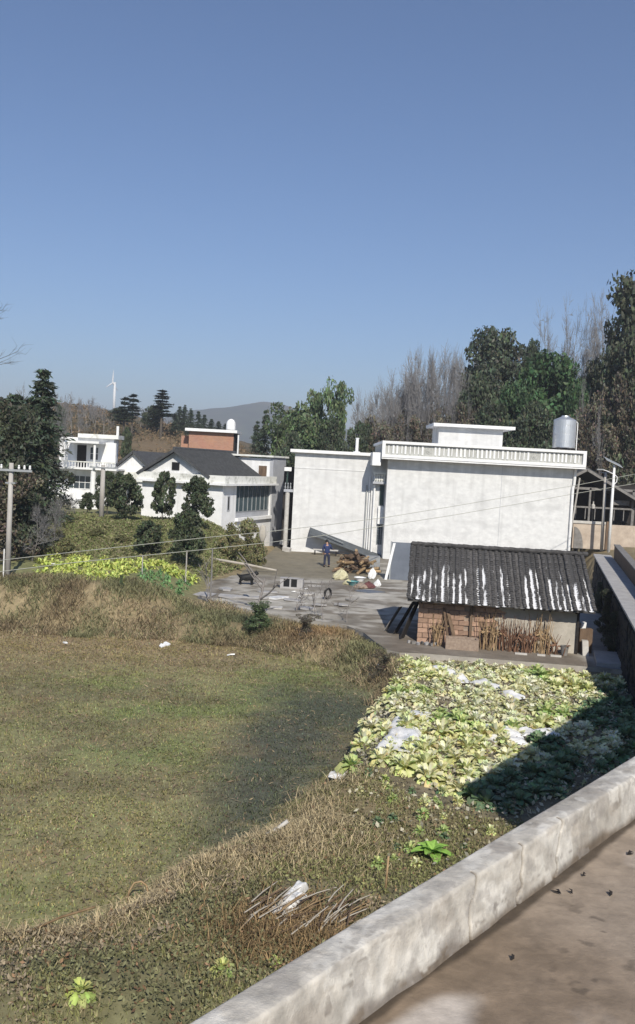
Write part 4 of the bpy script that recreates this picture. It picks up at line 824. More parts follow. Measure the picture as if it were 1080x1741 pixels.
sack(612, 1000, .35, .3, 'mortar', 'low brown bundle between the teal basin and maroon cloth', 'bundle', 'bundle')
for px, py, lab, m in ((600, 995, 'teal plastic basin standing on the yard by the wood pile', 'teal'), (612, 988, 'white plastic basin behind the teal one by the wood pile', 'white')):
    t = thing('basin', lab, 'basin', G(px, py, 0)); MB().lathe([(0, .02), (.2, .0), (.32, .22), (.36, .23), (.31, .21), (.19, .03), (0, .03)], 18).build('bowl', M[m], t); MB().lathe([(.345, .215), (.375, .225), (.345, .24)], 18).build('rim', M[m], t)
# green hose / tarp on the ground
tag(chip(2.9, 49.6, .9, .004, .3, M['panelblue'], 'tarp', 'x', 'tarp', th=.03), 'pale blue green tarp flat on the yard before the sacks', 'tarp')
# black dog, standing side-on with its head turned to the right
dog = thing('dog', 'black dog standing on the yard near its left corner', 'dog', G(420, 994, 0), R(6))
dp = [(-.30, 0, .37), (0, 0, .36), (.24, 0, .38), (.36, -.02, .50), (.43, -.04, .60), (.56, -.07, .57), (-.40, .02, .43), (-.52, .06, .52)]; dr_ = [(.17, .17), (.185, .19), (.18, .19), (.12, .13), .11, .055, .04, .02]; de = [(0, 1), (1, 2), (2, 3), (3, 4), (4, 5), (0, 6), (6, 7)]
for sx, x0 in ((-.085, .22), (.085, .26)): i = len(dp); dp += [(x0, sx, .26), (x0 - .02, sx, .15), (x0 + .01, sx, .05), (x0 + .06, sx, .025)]; dr_ += [.06, .038, .03, .032]; de += [(2, i), (i, i + 1), (i + 1, i + 2), (i + 2, i + 3)]
for sx, x0 in ((-.085, -.32), (.085, -.28)): i = len(dp); dp += [(x0 + .05, sx, .27), (x0 - .05, sx, .16), (x0 - .01, sx, .05), (x0 + .05, sx, .025)]; dr_ += [.075, .036, .03, .032]; de += [(0, i), (i, i + 1), (i + 1, i + 2), (i + 2, i + 3)]
dog.scale = (1.12,) * 3; link('body', skin_mesh('body', dp, de, [r_ if isinstance(r_, tuple) or r_ > .075 else r_ * 1.35 for r_ in dr_], M['black']), dog)
for sx in (-.055, .05): MB().add([(.40, sx - .05, .66), (.46, sx - .045, .65), (.41, sx - .045, .77), (.43, sx - .02, .66)], [(0, 1, 2), (1, 3, 2), (3, 0, 2), (0, 3, 1)]).build('ear', M['black'], dog)
# white cabinet with two black openings
t = thing('low_cabinet', 'low pale grey cabinet with two black openings on the yard', 'cabinet', G(476, 1000, 0), R(-6))
MB().box((0, .06, 0), (1.5, .6, .75)).build('carcass', M['slab'], t); MB().box((0, 0, 0), (.22, .057, .75)).box((.62, 0, 0), (.72, .057, .75)).box((1.12, 0, 0), (1.5, .057, .75)).box((.22, 0, 0), (.62, .057, .14)).box((.72, 0, 0), (1.12, .057, .14)).build('face_frame', M['slab'], t)
for x in (.23, .73): MB().box((x, .03, .142), (x + .38, .056, .74)).build('door', M['black'], t)
MB().box((-.04, -.04, .753), (1.2, .62, .79)).build('top', M['slab'], t); t.scale = (.82, .82, .72)
# tyre leaning, seen round
t = thing('tyre', 'worn black tyre standing upright on the yard behind bare twigs', 'tyre', G(557, 1019, 0), R(52))
mb = MB(); mb.lathe([(.21, -.05), (.28, -.05), (.30, 0), (.28, .05), (.21, .05), (.20, 0), (.21, -.05)], 26); mb.v = [(x, z, y + .30) for x, y, z in mb.v]; mb.build('rubber_ring', M['rubber'], t, smooth=True)
# pale slabs, sheets and broken pieces along the yard edge
GR = 'broken pale slabs along the yard edge'
for i, (px, py, r_, m) in enumerate([(455, 1008, .55, 'slab'), (475, 1018, .7, 'film'), (500, 1022, .6, 'slab'), (520, 1012, .5, 'crate'), (440, 1018, .5, 'slab'), (395, 1016, .75, 'slab'), (410, 1026, .6, 'concrete'), (350, 1012, .8, 'slab'), (540, 1030, .5, 'slab'), (470, 1034, .45, 'crate'), (522, 1036, .55, 'slab'), (580, 1030, .6, 'slab'), (383, 1003, .6, 'slab'), (600, 1022, .45, 'concrete')]):
    g = G(px, py, 0); chip(g.x, g.y, r_, .012 + .01 * (i % 3), random.uniform(0, 3), M[m], 'slab_piece', 'flat pale broken slab piece lying along the edge of the yard', 'slab', GR, random.uniform(.03, .09), random.uniform(-.07, .07))
for i, (px, py) in enumerate([(500, 1008), (520, 1003), (510, 1016), (466, 1046), (478, 1050), (394, 1096), (545, 1078), (551, 1084), (644, 1135), (652, 1138), (283, 1078), (277, 1081), (90, 990), (128, 980), (112, 1075)]):
    g = G(px, py, -.4 if py > 1060 else 0); z = max(hz(g.x, g.y), .0 if py < 1040 and px > 330 else -9)
    chip(g.x, g.y, random.uniform(.1, .2), z + .05, random.uniform(0, 3), M['white'], 'litter_scrap', 'small white scrap of litter among the grass or on the yard edge', 'litter', 'white scraps of litter', .05, random.uniform(-.4, .4))
# panel at the shed's back corner: shade tinted blue-grey, white strip as its lit part
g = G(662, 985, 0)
t = thing('shade_tinted_panel', 'upright panel tinted blue-grey for shade beside the left end of the tiled roof', 'screen', (g.x - .25, g.y, 0), R(-3))
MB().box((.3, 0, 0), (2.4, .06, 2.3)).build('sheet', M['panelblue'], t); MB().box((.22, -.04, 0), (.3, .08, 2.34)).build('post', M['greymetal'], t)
tag(MB().obox((0, 0, 0), (.16, 0, 0), (0, .05, .0), (.42, .1, 2.25)).build('lit_panel_strip', M['white'], loc=(g.x - .32, g.y - .25, 0)), 'narrow white strip standing for the lit part of the shade-tinted panel', 'board')
tag(MB().box((0, 0, 0), (.9, .7, 1.1)).build('dark_bin', M['greymetal'], loc=(g.x - 1.35, g.y + 2.5, 0)), 'dark grey bin in the corner behind the wood pile', 'bin')
# stones and timber at the foot of the gap beside the plain building
for i, (px, py, r_, m) in enumerate([(486, 932, .5, 'crate'), (480, 925, .4, 'white'), (487, 915, .45, 'greywood')]):
    g = G(px, py + 6, 0); chip(g.x, g.y, r_, .02 + .25 * i, .4 * i, M[m], 'rubble_block', ['low pale block at the foot of the narrow gap', 'white block resting in the gap between the buildings', 'grey stone topmost in the narrow gap'][i], 'block', None, .3, .15)
# pale dead timber along the bank by the yard's left corner
for i, (a, b, ya, yb, lab) in enumerate([((362, 948), (415, 958), 58, 59, 'pale upper rail lying along the slope left of the yard'), ((362, 970), (470, 976), 54.5, 56, 'pale lower rail along the left edge of the yard')]):
    p, q = P(*a, ya), P(*b, yb); p.z = max(p.z, hz(p.x, p.y) + .06); q.z = max(q.z, .12); tag(MB().tube([p, (p + q) / 2 + Vector((0, 0, .03)), q], [.07, .08, .06], 7).build('timber_rail', M['oldplaster']), lab, 'rail')

# ------------------------------------------------------------------ poles and cables
def insulator(parent, loc): MB().lathe([(.02, 0), (.05, .03), (.06, .09), (.035, .12), (.055, .15), (.03, .2), (0, .21)], 8).build('insulator', M['white'], parent, loc=loc)
b = P(13, 978, 41.5); zb = hz(b.x, 41.5); top = P(20, 787, 41.5)
t = thing('utility_pole', 'near concrete utility pole with a crossarm, at the left edge above the bank', 'utility pole', (b.x, 41.5, zb - .3))
hh = top.z - zb + .3
MB().tube([(0, 0, 0), (.0, 0, hh)], [.135, .10], 12).build('shaft', M['pole'], t, smooth=True)
MB().box((-1.3, -.19, hh - .38), (1.0, -.12, hh - .28)).build('crossarm', M['greymetal'], t)
for x in (-1.2, -.75, -.4, .4, .65, .9): insulator(t, (x, -.155, hh - .28))
MB().tube([(-.19, 0, .3), (-.19, 0, 1.6)], .03, 6).build('conduit', M['white'], t)
MB().box((-.22, -.1, hh - .95), (.22, .1, hh - .88)).build('clamp', M['greymetal'], t)
b = P(172, 888, 63); top = P(170, 790, 63); zb = hz(b.x, 63)
t = thing('utility_pole', 'farther concrete utility pole before the stepped white house', 'utility pole', (b.x, 63, zb - .2)); hh = top.z - zb + .2
MB().tube([(0, 0, 0), (0, 0, hh)], [.20, .14], 12).build('shaft', M['pole'], t, smooth=True)
MB().box((-.9, -.2, hh - .25), (.9, -.13, hh - .15)).build('crossarm', M['greymetal'], t)
for x in (-.8, -.35, .35, .8): insulator(t, (x, -.165, hh - .15))
b = P(1036, 920, 70); top = P(1044, 790, 70)
t = thing('solar_street_lamp', 'slim white solar street lamp with tilted panel and curved arm', 'street lamp', (b.x, 70, 1.2)); hh = top.z - 1.2
MB().tube([(0, 0, 0), (0, 0, hh)], [.12, .09], 10).build('pole', M['white'], t, smooth=True)
MB().obox((-.75, -.35, hh + .32), (1.3, 0, -.55), (0, .8, .25), (0, .02, .04)).build('solar_panel', M['greymetal'], t)
MB().tube([(0, 0, hh - 1.6), (.25, 0, hh - 1.3), (.28, 0, hh - .95), (0, 0, hh - .7)], .035, 7).build('bracket', M['white'], t)
MB().tube([(0, -.05, hh - .75), (-.45, -.05, hh - .55), (-.9, -.05, hh - .42)], .035, 7).build('arm', M['white'], t)
MB().box((-1.35, -.16, hh - .46), (-.85, .06, hh - .38)).build('lamp_head', M['greymetal'], t)
b = P(1024, 920, 71); top = P(1022, 803, 71)
t = thing('grey_pole', 'grey pole with short crossbar left of the solar street lamp', 'pole', (b.x, 71, 1.2)); hh = top.z - 1.2
MB().tube([(0, 0, 0), (-.1, 0, hh)], [.13, .10], 10).build('shaft', M['pole'], t, smooth=True); MB().bar((-.55, 0, hh - .05), (.45, 0, hh + .05), .06).build('crossbar', M['greymetal'], t)
t = thing('leaning_pole', 'thin grey pole leaning beside the right corner of the big building', 'pole', (19.25, 69.5, 1.2)); MB().tube([(0, 0, 0), (.55, 0, 5.6)], .07, 8).build('shaft', M['pole'], t)
t = thing('cable_pole', 'short grey post carrying the cables at the right edge', 'pole', (22.6, 63.5, 2.0)); MB().tube([(0, 0, 0), (0, 0, 5.5)], [.1, .08], 10).build('shaft', M['pole'], t); MB().bar((-.4, 0, 5.2), (.4, 0, 5.25), .06).build('crossbar', M['greymetal'], t)
def cable(name, pts, label, rad=.017):
    out = []
    pts = [Vector(p) for p in pts]
    for i in range(len(pts) - 1):
        a, b_ = pts[i], pts[i + 1]
        for k in range(12): out.append(a.lerp(b_, k / 12) - Vector((0, 0, .0)))
    out.append(pts[-1]); return tag(MB().tube(out, rad, 6).build(name, M['cable'], smooth=True), label, 'cable', None)
q = lambda L: [P(a, b_, y) for a, b_, y in L]
cable('cable', q([(-90, 965, 37.5), (15, 951, 40), (130, 938, 42.5), (250, 925, 45), (350, 914, 47.5), (455, 904, 50), (560, 892, 52.5), (660, 879, 55), (770, 861, 57), (880, 842, 58.5), (985, 824, 60), (1080, 806, 63)]), 'upper pale cable strung across from the left pole to the right')
cable('cable', q([(-90, 985, 37.5), (15, 970, 40), (130, 956, 42.5), (250, 944, 45), (350, 934, 47.5), (460, 922, 50), (560, 909, 52.5), (660, 893, 55), (770, 876, 57), (880, 857, 58.5), (985, 838, 60), (1080, 822, 63)]), 'lower pale cable strung across from the left pole to the right')
for px, py, yy_, lab in ((243, 944, 44.8, 'slim stake under the cables in front of the left dark bush'), (318, 936, 46.7, 'slim stake under the cables in front of the tall dark bush')):
    p = P(px, py, yy_); zz = hz(p.x, yy_); tag(MB().tube([(0, 0, 0), (0, 0, p.z - zz)], .03, 6).build('stake', M['pole'], loc=(p.x, yy_, zz)), lab, 'stake')
g = G(357, 1025, 0); tag(MB().tube([(0, 0, -.3), (.02, 0, 1.3), (0, .02, 2.6)], [.05, .045, .03], 7).build('wooden_stake', M['greywood'], loc=g), 'tall grey wooden stake at the left corner of the yard', 'stake')
# ------------------------------------------------------------------ vegetation
def leaves(C, size, col, asp=.5, up=0., seed=1, tri=False, dirs=None):
    """one small diamond-shaped face per leaf: returns vertices, faces, colours"""
    r = np.random.default_rng(seed); C = np.asarray(C, float); n = len(C); size = np.broadcast_to(np.asarray(size, float), (n,))
    N = r.normal(size=(n, 3)); N[:, 2] += up; N /= np.linalg.norm(N, axis=1)[:, None]
    A = r.normal(size=(n, 3)) if dirs is None else dirs + r.normal(size=(n, 3)) * .35
    A -= N * (A * N).sum(1)[:, None]; A /= np.linalg.norm(A, axis=1)[:, None] + 1e-9; B = np.cross(N, A)
    s = size[:, None]
    V = np.stack([C - A * s, C + B * s * asp, C + A * s, C - B * s * asp], 1).reshape(-1, 3)
    Fq = np.arange(4 * n).reshape(n, 4); return V, Fq, np.repeat(np.broadcast_to(col, (n, 3)), 4, 0)
def merge(*L):
    V = []; Fa = []; Cc = []; o = 0
    for v, f, c in L: V.append(v); Fa.append(f + o); Cc.append(c); o += len(v)
    return np.concatenate(V), np.concatenate(Fa), np.concatenate(Cc)
def jit(c, n, amt, seed, hue=.1):
    r = np.random.default_rng(seed); k = 1 + r.normal(0, amt, (n, 1)); h = 1 + r.normal(0, hue, (n, 3)); return np.clip(np.asarray(c) * k * h, .004, .9)
def branch_mesh(segs, n=4):
    V = []; Fa = []; o = 0
    for p0, p1, r0, r1 in segs:
        d = p1 - p0; l = np.linalg.norm(d) + 1e-9; d = d / l; a = np.cross(d, [0, 0, 1] if abs(d[2]) < .9 else [1, 0, 0]); a /= np.linalg.norm(a); b = np.cross(d, a)
        for p, r_ in ((p0, r0), (p1, r1)):
            for j in range(n): an = 2 * math.pi * j / n; V.append(p + (a * math.cos(an) + b * math.sin(an)) * r_)
        for j in range(n): Fa.append((o + j, o + (j + 1) % n, o + n + (j + 1) % n, o + n + j))
        o += 2 * n
    return np.array(V), np.array(Fa)
def grow(r, p, d, L, rad, lev, out, spread=.45, up=.25, kids=(2, 4), shrink=.72, nseg=3):
    pts = [p]; dd = d
    for i in range(nseg):
        dd = dd + r.normal(0, .10, 3) + np.array((0, 0, up * .12)); dd = dd / np.linalg.norm(dd); pts.append(pts[-1] + dd * L / nseg)
    for i in range(nseg): out.append((pts[i], pts[i + 1], rad * (1 - .35 * i / nseg), rad * (1 - .35 * (i + 1) / nseg), lev))
    if lev == 0: return
    for k in range(r.integers(*kids) + 1):
        t = r.uniform(.35, 1); i = min(int(t * nseg), nseg - 1); q = pts[i] + (pts[i + 1] - pts[i]) * (t * nseg - i)
        nd = dd + r.normal(0, spread, 3) + np.array((0, 0, up)); nd /= np.linalg.norm(nd)
        grow(r, q, nd, L * shrink * r.uniform(.7, 1.1), rad * .55, lev - 1, out, spread, up, kids, shrink, 2)
def bare_proto(seed, h=10., trunk=.42, spread=.42, lev=4, rad=.13, kids=(3, 5)):
    r = np.random.default_rng(seed); out = []; grow(r, np.zeros(3), np.array((r.normal(0, .05), r.normal(0, .05), 1.)), h * trunk, rad, lev, out, spread, .12, kids, .7, 4)
    top = max(s[1][2] for s in out); k = h / top; out = [(a * k, b * k, c, d, l) for a, b, c, d, l in out]
    tr = branch_mesh([s[:4] for s in out if s[4] >= lev - 1], 6); tw = branch_mesh([(a, b, max(c, .014), max(d, .010)) for a, b, c, d, l in out if l < lev - 1], 3)
    return np_mesh('trunk', tr[0], tr[1], None, M['palebark'], True), np_mesh('branches', tw[0], tw[1], None, M['twig'], True)
def leafy_proto(seed, h=9., w=6., c=(.045, .07, .028), nclump=46, per=190, size=.17, base=.22, shape='round', trunkr=.2, up=.3):
    r = np.random.default_rng(seed); Cs = []; cols = []; limbs = []
    for k in range(nclump):
        t = (k + r.random()) / nclump; z = h * (base + (1 - base) * t)
        if shape == 'round': prof = math.sqrt(max(0.02, 1 - ((t - .42) / .62) ** 2))
        elif shape == 'cone': prof = 1.05 * (1 - t) ** .8 + .06
        else: prof = .55 + .45 * math.sin(t * 7 + seed)
        a = k * 2.399 + r.normal(0, .4); rr_ = w / 2 * prof * math.sqrt(r.uniform(.0, 1)) ** 1.05; cx, cy = rr_ * math.cos(a), rr_ * math.sin(a)
        cr = r.uniform(.5, 1.0) * w * .135 + h * .028; n = int(per * r.uniform(.7, 1.3)); P_ = r.normal(size=(n, 3)); P_ /= np.linalg.norm(P_, axis=1)[:, None]; P_ *= (cr * r.uniform(.35, 1.08, (n, 1)) ** .6); P_[:, 2] *= .72
        Cs.append(P_ + (cx, cy, z - cr * .3)); tone = r.uniform(.68, 1.35); cols.append(jit(np.array(c) * tone, n, .2, seed * 100 + k)); limbs.append((cx, cy, z - cr * .4))
    C = np.concatenate(Cs); col = np.concatenate(cols); v, f, cc = leaves(C, size * r.uniform(.6, 1.25, len(C)), col, .55, up, seed)
    segs = [(np.zeros(3), np.array((.05, .03, h * .45)), trunkr, trunkr * .6), (np.array((.05, .03, h * .45)), np.array((0, 0, h * .9)), trunkr * .6, .03)]
    for x, y, z in limbs[::2]: q = np.array((0, 0, z * .62)); m_ = (q + np.array((x, y, z))) / 2 + np.array((0, 0, -.1)); segs += [(q, m_, trunkr * .3, trunkr * .2), (m_, np.array((x, y, z)), trunkr * .2, .015)]
    tr = branch_mesh(segs, 6); return np_mesh('trunk', tr[0], tr[1], None, M['bark'], True), np_mesh('crown', v, f, cc, M['leaf'])
def conifer_proto(seed, h=10., w=4.5, c=(.03, .05, .026), droop=.25, whorls=20, gap=.12, per=34, size=.2):
    r = np.random.default_rng(seed); Cs = []; Ds = []; cols = []; segs = [(np.zeros(3), np.array((0, 0, h * .99)), .02 * h, .015)]
    for k in range(whorls):
        t = gap + (1 - gap) * (k + r.uniform(-.3, .3)) / whorls; z = h * t; L = w / 2 * (1 - t) ** .75 * r.uniform(.75, 1.15) + .12; nb = r.integers(5, 8)
        for b in range(nb):
            a = r.uniform(0, 6.283); d = np.array((math.cos(a), math.sin(a), 0)); Lb = L * r.uniform(.6, 1.1); s = np.linspace(.12, 1, per); pts = np.outer(s * Lb, d); pts[:, 2] = z + .12 * Lb * s - droop * Lb * s * s
            segs.append((np.array((0, 0, z)), pts[-1], .02, .006)); pts = pts + r.normal(0, .09 * (1 + .5 * Lb), pts.shape) * np.array((1, 1, .55)); Cs.append(pts); dd = d + np.array((0, 0, -.3)); Ds.append(np.tile(dd, (per, 1))); cols.append(jit(np.array(c) * r.uniform(.7, 1.35), per, .18, seed * 999 + k * 9 + b))
    C = np.concatenate(Cs); v, f, cc = leaves(C, size * r.uniform(.6, 1.2, len(C)), np.concatenate(cols), .3, .5, seed, dirs=np.concatenate(Ds)); tr = branch_mesh(segs, 5)
    return np_mesh('trunk', tr[0], tr[1], None, M['bark'], True), np_mesh('crown', v, f, cc, M['leaf'])
PR = {}
for i in range(5): PR['bare', i] = (bare_proto(100 + i, 10, .40, .42, 5, .11, (3, 4)),  10.)
for i in range(3): PR['tallbare', i] = (bare_proto(140 + i, 10, .46, .42, 5, .09, (2, 4)), 10.)
for i in range(2): PR['barebush', i] = (bare_proto(160 + i, 10, .22, .6, 4, .10, (4, 6)), 10.)
for i in range(3): PR['round', i] = (leafy_proto(200 + i, 10, 7.2, (.082, .102, .064), 60, 190, .2), 10.)
PR['dome', 0] = (leafy_proto(290, 10, 6.6, (.090, .108, .074), 70, 190, .17, .36), 10.)
for i in range(2): PR['green', i] = (leafy_proto(210 + i, 10, 7.5, (.062, .108, .050), 60, 190, .2), 10.)
for i in range(2): PR['soft', i] = (leafy_proto(220 + i, 10, 5.5, (.13, .175, .088), 54, 120, .2, .12, 'wavy'), 10.)
for i in range(2): PR['citrus', i] = (leafy_proto(230 + i, 10, 8.0, (.080, .10, .056), 38, 140, .36, .3), 10.)
for i in range(2): PR['scrub', i] = (leafy_proto(280 + i, 10, 10, (.21, .205, .10), 36, 110, .34, .05, 'wavy'), 10.)
for i in range(2): PR['brown', i] = (leafy_proto(240 + i, 10, 6.5, (.15, .13, .095), 46, 110, .19, .05, 'wavy'), 10.)
for i in range(2): PR['dark', i] = (leafy_proto(250 + i, 10, 7, (.082, .094, .062), 54, 170, .19, .05, 'wavy'), 10.)
for i in range(3): PR['fir', i] = (conifer_proto(260 + i, 10, 4.6, (.070, .092, .06), .42, 30, .08, 36, .19), 10.)
for i in range(2): PR['pine', i] = (conifer_proto(270 + i, 10, 4.2, (.022, .030, .020), .1, 11, .45, 46, .26), 10.)
def _wid(me):
    co = np.empty(len(me.vertices) * 3, np.float32); me.vertices.foreach_get('co', co); co = co.reshape(-1, 3); return 2 * float(np.percentile(np.hypot(co[:, 0], co[:, 1]), 93))
WID = {k: _wid(v[0][1]) for k, v in PR.items()}
KIND = {'bare': ('bare_tree', 'branches'), 'tallbare': ('bare_tree', 'branches'), 'barebush': ('bare_shrub', 'branches'), 'round': ('evergreen_tree', 'crown'), 'green': ('evergreen_tree', 'crown'), 'dome': ('evergreen_tree', 'crown'), 'soft': ('leafy_tree', 'crown'), 'citrus': ('citrus_tree', 'crown'), 'scrub': ('scrub_bush', 'crown'), 'brown': ('brown_leaved_tree', 'crown'), 'dark': ('dark_leafy_tree', 'crown'), 'fir': ('fir_tree', 'crown'), 'pine': ('pine_tree', 'crown')}
def tree(kind, px, ytop, Y, label, group=None, wf=1., i=None, zb=None):
    top = P(px, ytop, Y); z = hz(top.x, Y) - .1 if zb is None else zb; h = max(top.z - z, .6); i = random.randrange(sum(1 for k in PR if k[0] == kind)) if i is None else i; (tm, cm), hp = PR[kind, i]
    if wf > 5: wf = wf * Y / F / (WID[kind, i] * h / hp)               # a width in photo pixels
    t = thing(KIND[kind][0], label, 'shrub' if 'bush' in kind or kind == 'scrub' else 'tree', (top.x, Y, z), random.uniform(0, 6.28), group); s = h / hp; t.scale = (s * wf, s * wf, s)
    link('trunk', tm, t); link(KIND[kind][1], cm, t); return t
# left mass
tree('fir', 75, 626, 57, 'tallest dark fir of the left clump, its thin top against the sky', None, 95)
tree('fir', 28, 668, 53, 'dark fir at the left edge, shorter than the tall one beside it', None, 90)
tree('dark', 56, 676, 58, 'broad dark leafy tree left of the stepped white house', None, 112)
tree('dark', 22, 690, 49, 'dense dark tree directly behind the near utility pole', None, 110)
tree('dark', -35, 660, 52, 'dark tree cut by the left edge of the picture', None, 130)
tree('dark', 48, 800, 51, 'low dark bushy tree right of the near utility pole', None, 85)
tree('brown', 5, 800, 47, 'brownish drooping thicket tree at the foot of the near pole', None, 110)
tree('bare', 100, 668, 75, 'leafless tree rising behind the broad dark leafy tree', None, 70)
tree('bare', 45, 648, 75, 'leafless tree showing between the two left firs', None, 70)
tree('barebush', 95, 835, 52, 'leaning bare grey shrub below the dark left trees', None, 60)
tree('barebush', 58, 850, 48, 'bare grey shrub right of the near utility pole foot', None, 70)
tree('barebush', 112, 835, 58, 'thin bare shrub before the porch of the stepped house', None, 50)
# bare twig tips reaching in at the left edge
r_ = np.random.default_rng(5); out = []; p_ = P(-70, 650, 41.5); grow(r_, np.array((0, 0, 0.)), np.array((.75, .05, .40)), 2.2, .02, 3, out, .4, .05, (2, 3), .7)
z_ = hz(p_.x, 41.5); t = thing('bare_sapling', 'bare sapling whose twig tips reach in at the left edge', 'tree', (p_.x, 41.5, z_)); hgt = p_.z - z_
tr_ = branch_mesh([(np.array((-.1, 0, 0)), np.array((0, 0, hgt)), .09, .03)] + [(a + (0, 0, hgt), b + (0, 0, hgt), c, d) for a, b, c, d, l in out] + [(a * .7 + (0, .2, hgt + 2.3), b * .7 + (0, .2, hgt + 2.3), c, d) for a, b, c, d, l in out] + [(np.array((0, 0, hgt)), np.array((0, .2, hgt + 2.3)), .03, .02), (np.array((0, 0, hgt * .8)), np.array((-1.1, .3, hgt + 1.2)), .03, .01), (np.array((0, 0, hgt * .7)), np.array((-.4, -.6, hgt + .6)), .03, .01), (np.array((0, .1, hgt + 1)), np.array((-.7, .2, hgt + 2.6)), .02, .008)], 5)
link('trunk', np_mesh('trunk', tr_[0], tr_[1], None, M['bark']), t)
# dark citrus-like trees on the house terrace
for px, yt, Y, wf, lab in [(216, 806, 61, 56, 'round dark green tree on the slope left of the gable house facade'), (185, 803, 68, 40, 'dark tree between the far pole and the round tree'), (279, 803, 62, 40, 'dark slender tree in front of the middle of the gable facade'), (337, 812, 60, 52, 'dark tree in front of the right end of the gable facade'), (322, 868, 51, 56, 'tall dark bush above the cabbage plot, below the right facade tree'), (252, 886, 52, 46, 'dark round bush above the cabbage plot left of the tall bush'), (150, 838, 68, 26, 'small dark bush before the stepped house')]:
    tree('citrus', px, yt, Y, lab, None, wf)
for px, yt, Y, w_ in [(165, 908, 55, 34), (422, 882, 60, 44), (394, 890, 57, 40), (112, 915, 51, 44), (90, 897, 54, 44), (442, 904, 58, 30), (205, 915, 54, 30)]:
    tree('scrub', px, yt, Y, 'low olive scrub bush on the slope below the white houses', 'scrub bushes on the slope below the white houses', w_)
# ridge and slope behind on the left
for px, yt, Y, k in [(125, 664, 140, 'bare'), (150, 676, 155, 'bare'), (165, 682, 150, 'bare'), (155, 672, 158, 'bare'), (240, 688, 165, 'bare'), (252, 692, 168, 'bare'), (105, 660, 130, 'bare'), (115, 682, 130, 'bare'), (262, 690, 165, 'round'), (204, 694, 165, 'round'), (88, 660, 130, 'bare'), (134, 672, 135, 'bare'), (178, 686, 150, 'bare'), (100, 690, 120, 'round')]:
    tree(k, px, yt, Y, {'bare': 'small leafless tree on the brown ridge behind the houses', 'round': 'small dark rounded tree on the brown ridge behind the houses'}[k], {'bare': 'leafless trees on the brown ridge', 'round': 'dark rounded trees on the brown ridge'}[k], random.uniform(26, 38))
for px, yt, Y, lab, w_ in [(213, 672, 150, 'dark lopsided pine on the ridge right below the wind turbine', 24), (227, 667, 155, 'pine with forked top right of the lopsided one', 26), (277, 660, 160, 'tallest conical pine standing alone on the brown ridge', 32), (264, 692, 165, 'small pine left of the tall conical one', 20)]:
    tree('pine', px, yt, Y, lab, None, w_)
for px, yt, Y in [(306, 690, 170), (315, 688, 170), (325, 694, 165), (338, 698, 165), (348, 704, 165), (298, 702, 165), (360, 712, 170), (372, 716, 175), (384, 720, 180), (395, 724, 180)]:
    tree('fir', px, yt, Y, 'dark fir in the row behind the brick rooftop room', 'firs in the row behind the brick rooftop room', 19)
tree('citrus', 216, 728, 112, 'small dark bush alone on the brown slope', None, 18)
# middle, behind the plain building
tree('fir', 453, 696, 100, 'narrow dark fir left of the pale green trees', None, 36)
tree('fir', 438, 715, 108, 'small dark fir left of the narrow one', None, 30)
tree('soft', 503, 688, 95, 'rounded olive green tree right of the narrow fir', None, 66)
tree('soft', 474, 712, 92, 'low pale green tree in front of the narrow fir', None, 50)
tree('soft', 543, 662, 100, 'pale green tree with ragged top behind the plain building', None, 54)
tree('soft', 580, 648, 98, 'tallest pale green tree above the vent pipe', None, 50)
tree('bare', 612, 668, 100, 'pale leafless tree right of the tallest green one', None, 40)
tree('soft', 525, 708, 90, 'low green tree just above the plain building roof', None, 70)
tree('round', 562, 715, 90, 'low dark tree behind the vent pipe', None, 60)
tree('round', 615, 722, 92, 'low dark tree between the two white buildings', None, 60)
tree('round', 500, 738, 84, 'dark bush behind the left end of the plain building roof', None, 60)
# leafless row on the slope
xs_ = np.linspace(630, 822, 26)
for k, px in enumerate(xs_):
    yt = np.interp(px, [628, 660, 700, 740, 770, 800, 815], [672, 640, 612, 584, 576, 588, 600]) + random.uniform(-8, 16)
    tree('bare', px + random.uniform(-4, 4), yt, random.uniform(100, 118), 'leafless grey tree in the row on the slope behind the big building', 'leafless grey trees on the slope behind the big building', random.uniform(60, 84))
for k in range(9):
    tree('tallbare', random.uniform(640, 800), random.uniform(630, 690), random.uniform(92, 100), 'thin leafless sapling below the leafless row on the slope', 'thin leafless saplings on the slope', random.uniform(24, 40))
for px, yt, Y in [(650, 722, 92), (690, 716, 94), (725, 712, 94), (765, 702, 95), (640, 712, 100), (800, 690, 96), (670, 706, 102), (710, 700, 104), (750, 690, 104)]:
    tree('brown', px, yt, Y, 'brown leaved undergrowth bush behind the big roof', 'brown bushes behind the big roof', 60)
# evergreens behind the tank
tree('dome', 847, 564, 102, 'large dome shaped grey green tree behind the stair room', None, 124, 0)
tree('round', 815, 640, 98, 'dark rounded tree left of the dome shaped one', None, 70, 1)
tree('round', 906, 582, 112, 'small dark tree between the dome tree and the bare trees', None, 44, 2)
tree('green', 937, 604, 96, 'broad deep green tree behind the water tank', None, 132, 0)
tree('green', 878, 655, 92, 'dark green tree left of the water tank', None, 90, 1)
tree('round', 905, 690, 88, 'dark low tree behind the water tank', None, 90)
tree('round', 845, 690, 90, 'dark low tree behind the stair room', None, 90)
tree('green', 980, 660, 92, 'green tree right of the water tank', None, 64)
